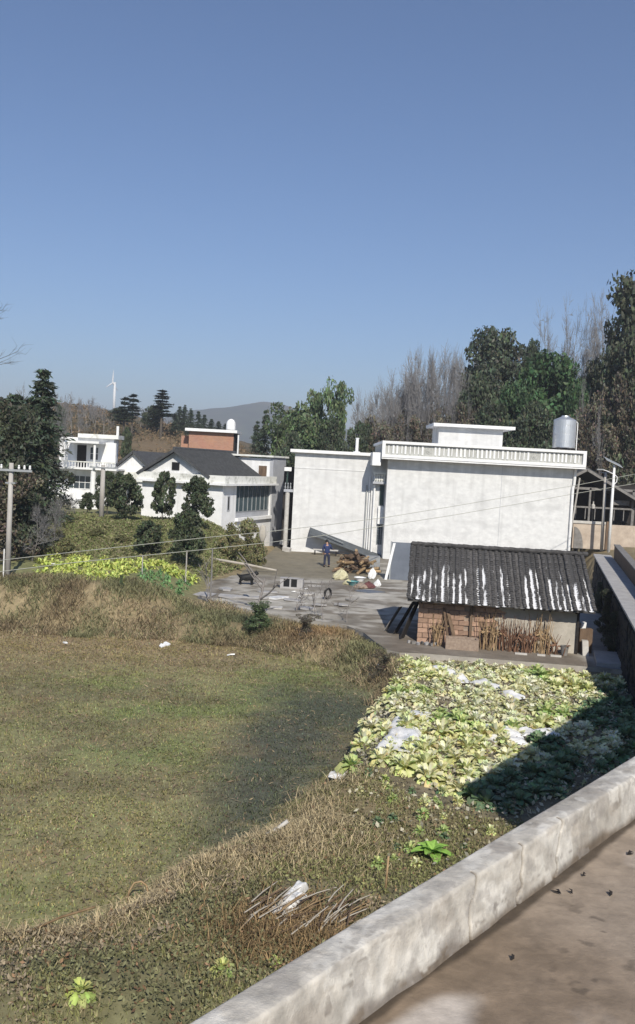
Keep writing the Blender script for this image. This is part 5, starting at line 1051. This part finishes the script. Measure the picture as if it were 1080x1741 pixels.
# tall leafless trees at the top right
for px, yt, Y in [(928, 516, 112), (945, 500, 114), (962, 490, 112), (980, 488, 113), (998, 494, 112), (1012, 496, 114), (1030, 492, 113), (1048, 500, 112), (975, 516, 116), (935, 560, 108), (1020, 540, 108), (990, 560, 106)]:
    tree('tallbare', px, yt, Y, 'tall leafless tree of the group at the top right', 'tall leafless trees at the top right', random.uniform(58, 84))
for px, yt, Y, kd, lab, w_ in [(1022, 615, 96, 'dark', 'dark tree below the tall leafless group, left of the edge trees', 70), (1000, 640, 98, 'round', 'rounded dark tree under the tall leafless group', 60), (955, 620, 104, 'round', 'dark tree peeking over the broad deep green one', 60), (1060, 545, 100, 'dark', 'dark tree between the tall edge evergreen and the leafless group', 70)]: tree(kd, px, yt, Y, lab, None, w_)
tree('tallbare', 1003, 585, 88, 'slim pale trunked tree right of the water tank', None, 36)
tree('tallbare', 1035, 640, 84, 'thin pale sapling before the brown bushes at the right', None, 30)
tree('dark', 1092, 462, 92, 'tall dark evergreen at the right edge, topmost of all trees', None, 128, 1)
tree('dark', 1042, 585, 90, 'dark tree below the tall evergreen at the right edge', None, 80)
tree('dark', 1090, 560, 86, 'dark tree cut by the right edge of the picture', None, 90)
for px, yt, Y in [(1010, 690, 88), (1040, 660, 88), (1065, 640, 86), (1050, 700, 86), (1075, 690, 86), (1025, 725, 86), (1000, 735, 86), (1060, 745, 85), (990, 710, 88), (1085, 730, 85)]:
    tree('brown', px, yt, Y, 'brown leaved bush on the steep slope at the right', 'brown bushes on the steep right slope', 60)
# undergrowth on the wooded slope and scrub on the brown hill: masses nobody could count
def scatter(name, n, reg, zoff, size, cols, asp, up, seed, keep=None, dens=None, m='leaf'):
    r = np.random.default_rng(seed); x = r.uniform(reg[0], reg[1], n); y = r.uniform(reg[2], reg[3], n); h, d = height(x, y)
    if keep is not None: k = keep(x, y, d, r); x, y, h, d = x[k], y[k], h[k], d[k]
    z = h + r.uniform(zoff[0], zoff[1], len(x)) * (.3 + fbm(x, y, 3, 3, seed + 1)); ci = r.integers(0, len(cols), len(x)); col = np.asarray(cols)[ci] * r.uniform(.7, 1.3, (len(x), 1))
    v, f, c = leaves(np.stack([x, y, z], -1), size * r.uniform(.6, 1.3, len(x)), col, asp, up, seed); return link(name, np_mesh(name, v, f, c, M[m]), kind='stuff')
scatter('undergrowth', 90000, (-12, 75, 80, 135), (0, 2.4), .24, [(.10, .09, .065), (.075, .08, .05), (.115, .10, .075), (.065, .07, .045)], .5, .3, 31, lambda x, y, d, r: (x > -8 - (y - 90) * .1))
scatter('undergrowth', 42000, (-80, -10, 86, 190), (0, 1.1), .3, [(.24, .165, .10), (.17, .125, .075), (.27, .19, .11), (.11, .095, .055)], .35, .2, 32, lambda x, y, d, r: fbm(x, y, 9, 3, 7) + r.normal(0, .1, len(x)) > .45)
scatter('slope_weeds', 60000, (-22, -2, 46, 66), (0, .28), .10, [(.22, .24, .095), (.21, .20, .10), (.18, .22, .08), (.27, .24, .14)], .4, .3, 33, lambda x, y, d, r: (y > 50.5 + .0 * x) & (x < -3.3) & ((x < -6) | (y < 66)) & (polydist(x, y, YARD) > .1))

# ---- grass blades
def blades(name, x, y, h, ln, wd, lean, col, seed, m='blade', zoff=-.02):
    r = np.random.default_rng(seed); n = len(x); a = r.uniform(0, 6.283, n); b = np.stack([x, y, h + zoff], -1); side = np.stack([np.cos(a), np.sin(a), 0 * a], -1) * (wd / 2 * r.uniform(.6, 1.3, n))[:, None]
    la = r.uniform(0, 6.283, n); L = ln * r.uniform(.5, 1.2, n); le = lean * r.uniform(.2, 1.2, n); dirn = np.stack([np.cos(la), np.sin(la), 0 * la], -1)
    mid = b + dirn * (L * le * .4)[:, None] + np.array((0, 0, 1)) * (L * .6)[:, None]; tip = b + dirn * (L * le)[:, None] + np.array((0, 0, 1)) * (L * np.clip(1 - .55 * le, .15, 1))[:, None]
    V = np.stack([b - side, b + side, mid + side * .7, mid - side * .7, tip], 1).reshape(-1, 3); o = np.arange(n)[:, None] * 5
    Fa = np.concatenate([o + [0, 1, 2], o + [0, 2, 3], o + [3, 2, 4]], 1).reshape(-1, 3); return link(name, np_mesh(name, V, Fa, np.repeat(col, 5, 0), M[m]), kind='stuff')
def region(n, x0, x1, y0, y1, seed, keep):
    r = np.random.default_rng(seed); x = r.uniform(x0, x1, n); y = r.uniform(y0, y1, n); h, d = height(x, y); k = keep(x, y, d, r); return x[k], y[k], h[k], d[k]
def infr(x, y, mg=1.0): return (np.abs(x) < .365 * y + mg)
# field turf: small weeds and short grass
x, y, h, d = region(230000, -16, 3, 9, 38.5, 51, lambda x, y, d, r: (d < .3) & infr(x, y) & (r.random(len(x)) < np.clip(20 / y, .3, 1)))
gc = ground_col(x, y, d); col = np.clip(gc * np.random.default_rng(1).uniform(.75, 1.9, (len(x), 1)) * (1 + np.random.default_rng(2).normal(0, .12, (len(x), 3))), .01, .6)
blades('field_grass', x, y, h, .085, .022, .9, col, 52)
x, y, h, d = region(75000, -16, 3, 9, 38.5, 53, lambda x, y, d, r: (d < .2) & infr(x, y) & (fbm(x, y, 1.3, 3, 19) + r.normal(0, .08, len(x)) > .5))
col = np.clip(ground_col(x, y, d) * np.array((.92, 1.0, .78)) * np.random.default_rng(3).uniform(.7, 1.4, (len(x), 1)), .01, .6)
v, f, c = leaves(np.stack([x, y, h + .03], -1), .028 * np.random.default_rng(4).uniform(.6, 1.4, len(x)), col, .6, 1.6, 54); link('field_weeds', np_mesh('field_weeds', v, f, c, M['leaf']), kind='stuff')
x, y, h, d = region(30000, -16, 3, 9, 38.5, 61, lambda x, y, d, r: (d < .2) & infr(x, y) & (r.random(len(x)) < .25 + .6 * sst(28, 37, y)))
r = np.random.default_rng(62); v, f, c = leaves(np.stack([x, y, h + .035], -1), .06 * r.uniform(.5, 1.8, len(x)), np.where((r.random(len(x)) < .5)[:, None], (.34, .27, .17), (.20, .15, .10)) * r.uniform(.6, 1.3, (len(x), 1)), .22, 2.2, 63); link('field_litter', np_mesh('field_litter', v, f, c, M['leaf']), kind='stuff')
x, y, h, d = region(60000, -16, 3, 9, 38.5, 64, lambda x, y, d, r: (d < .1) & infr(x, y) & (fbm(x, y, .55, 2, 65) + .5 * (fbm(x, y, 4, 2, 66) - .5) + r.normal(0, .03, len(x)) > .60))
col = np.clip(ground_col(x, y, d) * np.random.default_rng(67).uniform(.6, 1.6, (len(x), 1)) * np.array((1.0, 1.08, .85)), .01, .6); blades('field_tufts', x, y, h, .15, .024, 1.2, col, 68)
# dry grass hanging down the far bank
x, y, h, d = region(130000, -18, 3.6, 29, 47, 55, lambda x, y, d, r: (d > -.25) & (d < 4.3) & infr(x, y) & (polydist(x, y, YARD) > .05) & (polydist(x, y, GARDEN) > -.1) & (fbm(x, y, 1.1, 3, 23) + r.normal(0, .10, len(x)) + .25 * np.exp(-(((x - 1.2) / 2.6) ** 2 + ((y - 37.6) / 2.2) ** 2)) > .40))
r = np.random.default_rng(6); pick = r.random(len(x)); base = np.where(pick[:, None] < .4, (.44, .35, .22), np.where(pick[:, None] < .7, (.30, .235, .15), (.215, .22, .11)))
gp = sst(.5, .6, fbm(x, y, 2.3, 3, 43))[:, None] * .75; base = base * (1 - gp) + np.array((.215, .225, .11)) * gp; eb = sst(.55, .65, fbm(x, y, 1.2, 3, 45))[:, None] * .6; base = base * (1 - eb) + np.array((.20, .145, .09)) * eb
org = np.exp(-(((x - .4) / 1.6) ** 2 + ((y - 38.2) / 1.6) ** 2)); base = base * (1 - org[:, None] * .7) + np.array((.42, .25, .12)) * org[:, None] * .7
grn = np.exp(-(((x + 2.6) / 1.3) ** 2 + ((y - 39.2) / 1.5) ** 2)); base = base * (1 - grn[:, None] * .75) + np.array((.10, .125, .07)) * grn[:, None] * .75
blades('bank_grass', x, y, h, .22 + .32 * fbm(x, y, 1.7, 2, 24), .03, 1.35, np.clip(base * r.uniform(.65, 1.35, (len(x), 1)), .01, .6), 56)
# near bank: straw tufts along the edge, dark weeds below
x, y, h, d = region(210000, -9, 4.5, 9, 22, 57, lambda x, y, d, r: (d > -.1) & infr(x, y) & (polydist(x, y, GARDEN) > .0) & (fbm(x, y, .9, 3, 27) + .25 * np.exp(-((d - .7) / .6) ** 2) + r.normal(0, .08, len(x)) + .16 * sst(14, 15.5, y) * sst(-1.5, .2, x) > .5) & ((x - .1) * -.779 + (y - 2.64) * .627 > .3))
r = np.random.default_rng(8); st = np.exp(-((d - .7) / .8) ** 2) * (.6 + .9 * (fbm(x, y, 1.6, 3, 35) - .4)) * (1 - sst(17.2, 19.5, y) * .85); st = np.clip(st + .35 * np.exp(-(((x - .1) / 1.2) ** 2 + ((y - 16.3) / .8) ** 2)), 0, 1); pick = r.random(len(x)); strw = np.array((.48, .39, .24)); grn_ = np.where(pick[:, None] < .6, (.255, .26, .11), (.33, .28, .165)); isst = (r.random(len(x)) < st)[:, None]
blades('edge_grass', x, y, h, np.where(isst[:, 0], .16 + .3 * fbm(x, y, 1.2, 2, 26), .12), np.where(isst[:, 0], .016, .018), np.where(isst[:, 0], 1.4, 1.0), np.clip(np.where(isst, strw, grn_) * r.uniform(.6, 1.35, (len(x), 1)), .01, .6), 58)
x, y, h, d = region(120000, -9, 4.6, 9, 22, 59, lambda x, y, d, r: (d > .5) & infr(x, y) & (polydist(x, y, GARDEN) > -.4) & ((y < 14.2) | (x < -.6) | (r.random(len(x)) < .45)) & (fbm(x, y, .8, 3, 29) + r.normal(0, .09, len(x)) > .41) & ((x - .1) * -.779 + (y - 2.64) * .627 > .3))
r = np.random.default_rng(9); z1 = fbm(x, y, 2.2, 3, 37); up_ = ((y > 14.2) & (x > -.6))[:, None]; cs = np.where((z1 > .52)[:, None], (.19, .19, .10), (.28, .23, .16)); cs = np.where(up_, np.where((z1 > .5)[:, None], (.22, .225, .095), (.25, .22, .13)), cs); cs = np.where((r.random(len(x)) < .1)[:, None], (.24, .15, .09), cs)
v, f, c = leaves(np.stack([x, y, h + r.uniform(.0, .16, len(x))], -1), .028 * r.uniform(.5, 1.6, len(x)), np.clip(cs * r.uniform(.55, 1.6, (len(x), 1)), .01, .5), .5, .6, 60); link('bank_weeds', np_mesh('bank_weeds', v, f, c, M['leaf']), kind='stuff')

# ---- cabbages
def cabbage_mesh(seed, outer, inner, n=40, R0=.26, H0=.17, upr=(15, 78), name='cabbage'):
    r = np.random.default_rng(seed); V = []; Fa = []; Cc = []; o = 0; nl, nw = 4, 3
    for k in range(n):
        t = k / (n - 1); az = k * 2.399 + r.normal(0, .25); el = math.radians(upr[0] + (upr[1] - upr[0]) * t + r.normal(0, 8)); L = R0 * (1.05 - .45 * t) * r.uniform(.8, 1.15); W = L * r.uniform(.40, .58)
        er = np.array((math.cos(az), math.sin(az), 0)); es = np.array((-math.sin(az), math.cos(az), 0)); tone = r.uniform(.75, 1.25); cl = (np.array(outer) * (1 - t) + np.array(inner) * t) * tone * (1 + r.normal(0, .08, 3))
        for i in range(nl):
            u = i / (nl - 1); e2 = el - u * u * .9 * (1.1 - t); p = er * (L * u * math.cos(e2) + .02) + np.array((0, 0, L * u * math.sin(e2) + .02 + H0 * .25 * t)); wv = W * (.25 + 1.1 * u) * (1.0 if u < .9 else .62)
            for j in range(nw):
                s = j / (nw - 1) - .5; V.append(p + es * wv * s + np.array((0, 0, abs(s) * W * .3 + r.normal(0, .012)))); Cc.append(np.clip(cl * (1.45 if j == 1 and u < .8 else 1.0), .01, .8))
        for i in range(nl - 1):
            for j in range(nw - 1): a = o + i * nw + j; Fa.append((a, a + 1, a + nw + 1, a + nw))
        o += nl * nw
    return np_mesh(name, np.array(V), np.array(Fa), np.array(Cc), M['leaf'], True)
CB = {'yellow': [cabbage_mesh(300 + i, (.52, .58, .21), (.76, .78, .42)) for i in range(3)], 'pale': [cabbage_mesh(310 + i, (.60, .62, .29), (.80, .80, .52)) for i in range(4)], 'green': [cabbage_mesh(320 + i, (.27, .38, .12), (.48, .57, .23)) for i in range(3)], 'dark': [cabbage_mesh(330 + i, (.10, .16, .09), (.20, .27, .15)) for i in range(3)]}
LB = {'yellow': 'yellow green cabbage in the garden below the tiled shed', 'pale': 'withered cream coloured cabbage in the garden below the tiled shed', 'green': 'fresh green cabbage in the garden below the tiled shed', 'dark': 'shade-darkened green cabbage in the shaded corner of the garden'}
GPX = [(690, 1122), (1045, 1155), (1085, 1165), (1085, 1290), (860, 1400), (770, 1345), (640, 1300), (585, 1290), (610, 1230), (650, 1180)]
GP = [tuple(G(a, b_, -.2)[:2]) for a, b_ in GPX]; cnt = 0; yy = 15.
shade_line = lambda x, y: ((x - 3.42) * 10.84 - (y - 19.69) * 7.0) > 0  # past this shadow edge most cabbages get colours darkened for shade
while yy < 36:
    xx = -1 + random.random() * .3
    while xx < 12:
        x_, y_ = xx + random.uniform(-.14, .14), yy + random.uniform(-.14, .14)
        if polydist(np.array([x_]), np.array([y_]), GP)[0] < -.05 and random.random() < .9 and cnt < 298:
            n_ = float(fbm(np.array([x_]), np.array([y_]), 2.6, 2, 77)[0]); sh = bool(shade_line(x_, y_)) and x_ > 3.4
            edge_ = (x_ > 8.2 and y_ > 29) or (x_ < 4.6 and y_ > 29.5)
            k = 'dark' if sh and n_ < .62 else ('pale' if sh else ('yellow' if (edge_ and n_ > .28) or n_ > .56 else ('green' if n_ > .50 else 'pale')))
            if not (k == 'pale' and random.random() < .18):
                s = random.uniform(.9, 1.5) * (1.05 if k != 'pale' else .98)
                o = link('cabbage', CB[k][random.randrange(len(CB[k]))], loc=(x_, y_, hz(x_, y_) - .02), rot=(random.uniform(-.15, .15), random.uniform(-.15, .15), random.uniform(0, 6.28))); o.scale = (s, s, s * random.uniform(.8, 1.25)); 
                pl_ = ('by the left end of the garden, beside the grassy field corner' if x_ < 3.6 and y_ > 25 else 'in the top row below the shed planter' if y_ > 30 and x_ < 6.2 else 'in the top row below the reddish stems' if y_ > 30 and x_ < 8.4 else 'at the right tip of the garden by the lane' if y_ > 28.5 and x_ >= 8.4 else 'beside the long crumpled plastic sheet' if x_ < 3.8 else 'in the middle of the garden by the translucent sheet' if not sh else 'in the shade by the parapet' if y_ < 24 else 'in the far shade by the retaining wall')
                tag(o, {'yellow': 'yellow green', 'pale': 'withered cream', 'green': 'fresh green', 'dark': 'shade-darkened green'}[k] + ' cabbage ' + pl_, 'cabbage', k + ' cabbages ' + pl_); cnt += 1
        xx += .50
    yy += .51
# fallen pale leaves between and below the cabbages
r = np.random.default_rng(71); x = r.uniform(0, 11.5, 24000); y = r.uniform(15, 34, 24000); gdist = polydist(x, y, GP); k = (gdist < .1) | ((gdist < 3.2) & (y < 23) & (x > 1.0) & (r.random(len(x)) < .16)); x, y = x[k], y[k]; h, d = height(x, y)
cc = np.where((r.random(len(x)) < .55)[:, None], (.62, .58, .44), np.where((r.random(len(x)) < .5)[:, None], (.46, .47, .22), (.30, .24, .16))); v, f, c = leaves(np.stack([x, y, h + r.uniform(.02, .14, len(x))], -1), .055 * r.uniform(.5, 1.4, len(x)), cc * r.uniform(.6, 1.1, (len(x), 1)), .6, 1.4, 72); link('fallen_leaves', np_mesh('fallen_leaves', v, f, c, M['leaf']), kind='stuff')
# small green weeds below the garden
for k in range(46):
    x_, y_ = random.uniform(1.2, 4.0), random.uniform(15.6, 21.5)
    if polydist(np.array([x_]), np.array([y_]), GP)[0] > .2 and float(polydist(np.array([x_]), np.array([y_]), FIELD)[0]) > .7:
        o = link('garden_weed', CB[random.choice(['green', 'dark', 'yellow'])][random.randrange(3)], loc=(x_, y_, hz(x_, y_)), rot=(0, 0, random.uniform(0, 6))); s = random.uniform(.3, .6); o.scale = (s, s, s * 1.4); tag(o, 'small green weed in the thin grass below the cabbage garden', 'weed', 'small weeds below the cabbage garden')
# the big mustard plant by the parapet: each leaf a part
def leaf_mesh(seed, L, W, c, droop=.9):
    r = np.random.default_rng(seed); V = []; Fa = []; Cc = []; nl, nw = 7, 5
    for i in range(nl):
        u = i / (nl - 1); e = .95 - droop * u; w_ = W * math.sin(math.pi * min(u * .82 + .13, 1)) ** .8
        for j in range(nw): s = j / (nw - 1) - .5; V.append((L * u * math.cos(e * .8), w_ * s, L * u * math.sin(e) * .75 + abs(s) * w_ * .35 + r.normal(0, .008))); Cc.append(np.array(c) * (1.5 if j == 2 else r.uniform(.85, 1.15)))
    for i in range(nl - 1):
        for j in range(nw - 1): a = i * nw + j; Fa.append((a, a + 1, a + nw + 1, a + nw))
    return np_mesh('leaf', np.array(V), np.array(Fa), np.clip(np.array(Cc), 0, .8), M['leaf'], True)
g = G(735, 1448, -.1); z = hz(g.x, g.y)
t = thing('mustard_plant', 'big bright green leafy mustard plant close to the parapet', 'plant', (g.x, g.y, z)); lms = [leaf_mesh(400 + i, .46, .24, (.26, .44, .09)) for i in range(3)]
for k in range(15): link('leaf', lms[k % 3], t, (0, 0, .04), rot=(0, -R(4 * k - 10), k * 2.399)).scale = (1 - .03 * k,) * 3
for (px, py, s_, lab) in [(138, 1690, .8, 'small pale yellow green plant near the bottom left corner'), (378, 1655, .75, 'low bright green clump left of the parapet bottom'), (470, 1640, .5, 'faint green clump between the stalk heap and parapet'), (655, 1330, .55, 'small green plant at the lower edge of the cabbages')]:
    g = G(px, py, -.1); g = G(px, py, hz(g.x, g.y)); o = link('leafy_plant', cabbage_mesh(500 + px, (.30, .36, .11), (.50, .55, .20), 26, .26, .3, (25, 85), 'leafy_plant'), loc=(g.x, g.y, hz(g.x, g.y))); o.scale = (s_,) * 3; tag(o, lab, 'plant')
# crop rows behind the bank
MU = {'mustard': [cabbage_mesh(340 + i, (.38, .46, .10), (.54, .60, .17), 11, .26) for i in range(3)], 'greens': [cabbage_mesh(350 + i, (.13, .25, .10), (.19, .33, .13), 11, .24) for i in range(2)]}
cnt = 0
for k in range(700):
    px = random.uniform(60, 352); g = P(px, 960, random.uniform(41.8, 50.0)); x_, y_ = g.x, g.y; zz = hz(x_, y_); py = None
    gr = px > 236 and y_ < 46.8
    if px > 210 and px < 240 and y_ < 44: continue
    if x_ > -6.3 or (px < 110 and random.random() < .5) or cnt > 270: continue
    kd = 'greens' if gr else 'mustard'; o = link(kd + '_plant', MU[kd][random.randrange(len(MU[kd]))], loc=(x_, y_, zz - .02), rot=(0, 0, random.uniform(0, 6))); s = random.uniform(.8, 1.35) * (.85 if gr else 1); o.scale = (s, s, s * 1.1); cnt += 1
    tag(o, 'yellow green mustard plant in the crop plot above the far bank' if not gr else 'blue green leafy plant in the crop plot by the yard corner', 'plant', 'mustard plants above the far bank' if not gr else 'blue green plants by the yard corner')
# plastic film in the garden
def film(px, py, w_, l_, rz, label, sd, z=None):
    g = G(px, py, -.15); nx_, ny_ = 26, 40; X, Y_ = np.meshgrid(np.linspace(-w_ / 2, w_ / 2, nx_), np.linspace(-l_ / 2, l_ / 2, ny_)); ed = .18 * (fbm(X + sd, Y_, .5, 3, sd) - .5); Z = .10 + .22 * (fbm(X, Y_, .35, 4, sd + 1) - .35) + .04 * np.sin(Y_ * 9 + X * 3)
    Z = Z * (1 - np.maximum(np.abs(X / (w_ / 2)), np.abs(Y_ / (l_ / 2))) ** 6 * .8); X = X + ed; idx = np.arange(nx_ * ny_).reshape(ny_, nx_); q = np.stack([idx[:-1, :-1], idx[:-1, 1:], idx[1:, 1:], idx[1:, :-1]], -1).reshape(-1, 4)
    o = link('plastic_sheet', np_mesh('plastic_sheet', np.stack([X, Y_, Z], -1).reshape(-1, 3), q, None, M['film'], True), loc=(g.x, g.y, hz(g.x, g.y) + .05), rot=(0, 0, rz)); return tag(o, label, 'plastic sheet')
film(692, 1240, .95, 3.8, R(-14), 'long crumpled white plastic sheet at the left of the cabbages', 1)
film(765, 1150, .5, 2.4, R(18), 'grey plastic sheet among the cabbages below the planter', 2)
film(845, 1175, .42, 2.4, R(28), 'narrow grey plastic sheet running down between the cabbages', 3)
film(915, 1250, 1.1, .5, R(10), 'short white plastic sheet at the edge of the garden shade', 4)
film(855, 1250, 1.0, 1.6, R(0), 'translucent plastic sheet in the middle of the cabbages', 5)
film(585, 1280, .3, 1.2, R(-20), 'thin white plastic strip at the field side of the garden', 6)
# heap of cut stalks by the parapet with white film
g = G(520, 1560, -.05); zz = hz(g.x, g.y)
t = thing('stalk_heap', 'heap of cut dry stalks with white film beside the parapet', 'stalks', (g.x, g.y, zz))
sm = [MB().tube([(0, 0, 0), (.35, .008, .008), (.75, 0, 0)], [.009, .008, .005], 5).mesh('stalk', M[m_]) for m_ in ('stalk', 'oldplaster', 'wood')]
for k in range(150):
    a = R(60) + random.gauss(0, .16); link('stalk', sm[k % 3], t, (random.uniform(-.95, .7), random.uniform(-.75, .35), .05 + random.random() * .22), rot=(0, random.uniform(-.10, .10), a)).scale = (random.uniform(.6, 1.1),) + (1.3, 1.3)
film(489, 1548, .32, .75, R(-28), 'bright white film scrap on the stalk heap by the parapet', 9); film(505, 1530, .2, .5, R(-30), 'thin white film strip behind the bright scrap on the stalk heap', 10)
r = np.random.default_rng(77); n = 2600; x = g.x + r.normal(-.25, .55, n); y = g.y + r.normal(-.35, .5, n); h, d = height(x, y); k = (x - .1) * -.779 + (y - 2.64) * .627 > .3; blades('straw', x[k], y[k], h[k], .34, .016, 1.2, np.clip(np.array((.30, .21, .11)) * r.uniform(.5, 1.3, (n, 1)), 0, .5)[k], 78)
for i, (px, py, L_, lab) in enumerate([(100, 1600, .9, 'tan bent stem lying on the straw edge at the lower left'), (240, 1505, .5, 'curled tan twig standing at the field edge'), (470, 1425, .5, 'white twisted scrap at the tip of the straw mound'), (655, 1520, .6, 'thin upright straw stem close to the parapet')]):
    g = G(px, py, -.2); g = G(px, py, hz(g.x, g.y)); z = hz(g.x, g.y)
    pts = [[(-.45, 0, .1), (0, .1, .3), (.45, .2, .42)], [(-.22, 0, 0), (-.2, 0, .2), (-.12, .02, .34), (0, .0, .38), (.09, 0, .32), (.13, -.02, .2), (.12, 0, .08)], [(-.2, 0, .1), (0, .05, .2), (.2, .1, .35)], [(0, 0, 0), (.01, 0, .35), (.02, 0, .62)]][i]
    tag(MB().tube(pts, .018 if i != 2 else .04, 6).build('dead_stem', M['crate' if i == 2 else 'stalk'], loc=(g.x, g.y, z), smooth=True), lab, 'stem')
# forked bare tree and twiggy shrub at the yard edge
def small_bare(px, py, z, h, seed, label, spread, lev, rad, m='palebark', trunk=.45, kids=(1, 3)):
    g = G(px, py, z); r = np.random.default_rng(seed); out = []; grow(r, np.zeros(3), np.array((0, 0, 1.)), h * trunk, rad, lev, out, spread, .25, kids, .75, 3); top = max(s[1][2] for s in out); k = h / top
    t = thing('bare_tree' if rad > .05 else 'bare_shrub', label, 'tree' if rad > .05 else 'shrub', (g.x, g.y, hz(g.x, g.y) - .1)); cut = lev - 1 if lev > 2 else 0; a = branch_mesh([(p * k, q * k, c, d) for p, q, c, d, l in out if l >= cut], 6)
    link('trunk', np_mesh('trunk', a[0], a[1], None, M[m], True), t)
    if cut: b = branch_mesh([(p * k, q * k, max(c, .009), max(d, .006)) for p, q, c, d, l in out if l < cut], 4); link('branches', np_mesh('branches', b[0], b[1], None, M['palebark'], True), t)
    return t
small_bare(437, 1045, -.1, 3.0, 21, 'forked bare pale tree at the edge of the yard', .55, 2, .085)
small_bare(552, 1062, -.2, 2.2, 22, 'bare twiggy pale shrub at the yard edge before the tyre', .55, 4, .03)
small_bare(535, 1050, -.2, 1.9, 23, 'smaller bare twiggy shrub left of the twiggy one', .6, 4, .025)
small_bare(590, 1066, -.2, 2.2, 29, 'bare twiggy shrub at the yard edge right of the tyre', .5, 4, .028)
small_bare(505, 1046, -.2, 1.4, 31, 'low bare twiggy shrub before the grey cabinet', .7, 4, .022)
small_bare(352, 1030, -.1, 2.4, 33, 'thin bare shrub beside the tall wooden stake', .4, 3, .03)
p = P(446, 918, 41.2); mb = MB(); mb.lathe([(0, 0), (.08, .05), (.16, .3), (.19, .5), (.12, .72), (.03, .78), (0, .8)], 9); mb.v = [(x * (1 + .2 * math.sin(9 * z)), y * .5, z) for x, y, z in mb.v]; tag(mb.build('rag', M['oldplaster'], loc=(p.x, p.y, p.z - .1), smooth=True), 'pale rag hung high on the forked bare tree', 'rag')
# bushes on the bank below the yard
for px, py, zz_, hh_, kd, lab, wf in [(440, 1075, -.4, 1.3, 'soft', 'grey green bush on the bank below the forked tree', 1.9), (205, 1020, .2, .6, 'soft', 'small dark bush hanging at the top of the far bank', .8), (520, 1090, -.5, 1.0, 'brown', 'orange brown bush on the bank below the twiggy shrub', 1.7), (650, 1150, -.5, .9, 'brown', 'dry grey brown bush at the corner of the field', 1.5)]:
    g = G(px, py, zz_); z = hz(g.x, g.y); t = thing('bush', lab, 'bush', (g.x, g.y, z - .05), random.uniform(0, 6)); s = hh_ / 10; t.scale = (s * wf, s * wf, s); (tm, cm), _ = PR[kd, 0]; link('trunk', tm, t); link('crown', cm, t)

for i, (lx, ly, hh_, lab) in enumerate([(-.2, 3.5, 1.6, 'dark bush growing low on the retaining wall, nearest the garden'), (-.15, 8, 1.9, 'dark bush growing on the retaining wall beside the tiled roof'), (-.15, 14, 1.6, 'farthest dark bush on the retaining wall')]):
    y_ = 32.35 + ly * .97 - lx * .245; x_ = 11.24 + ly * .245 + lx * .97; t = thing('bush', lab, 'bush', (x_, y_, 0), i * 2., None); t.scale = (hh_ * .075, hh_ * .075, hh_ / 10); (tm, cm), _ = PR['dark', i % 2]; link('trunk', tm, t); link('crown', cm, t)
# ------------------------------------------------------------------ haze
m = bpy.data.materials.new('haze'); m.use_nodes = True; nt = m.node_tree; nt.nodes.clear(); out_ = nt.nodes.new('ShaderNodeOutputMaterial'); pv = nt.nodes.new('ShaderNodeVolumePrincipled')
pv.inputs['Color'].default_value = (.88, .92, 1, 1); pv.inputs['Density'].default_value = .0005; pv.inputs['Anisotropy'].default_value = .1; nt.links.new(pv.outputs[0], out_.inputs['Volume'])
MB().box((-2600, -250, -5), (2600, 5200, 178)).build('haze', m, kind='stuff')
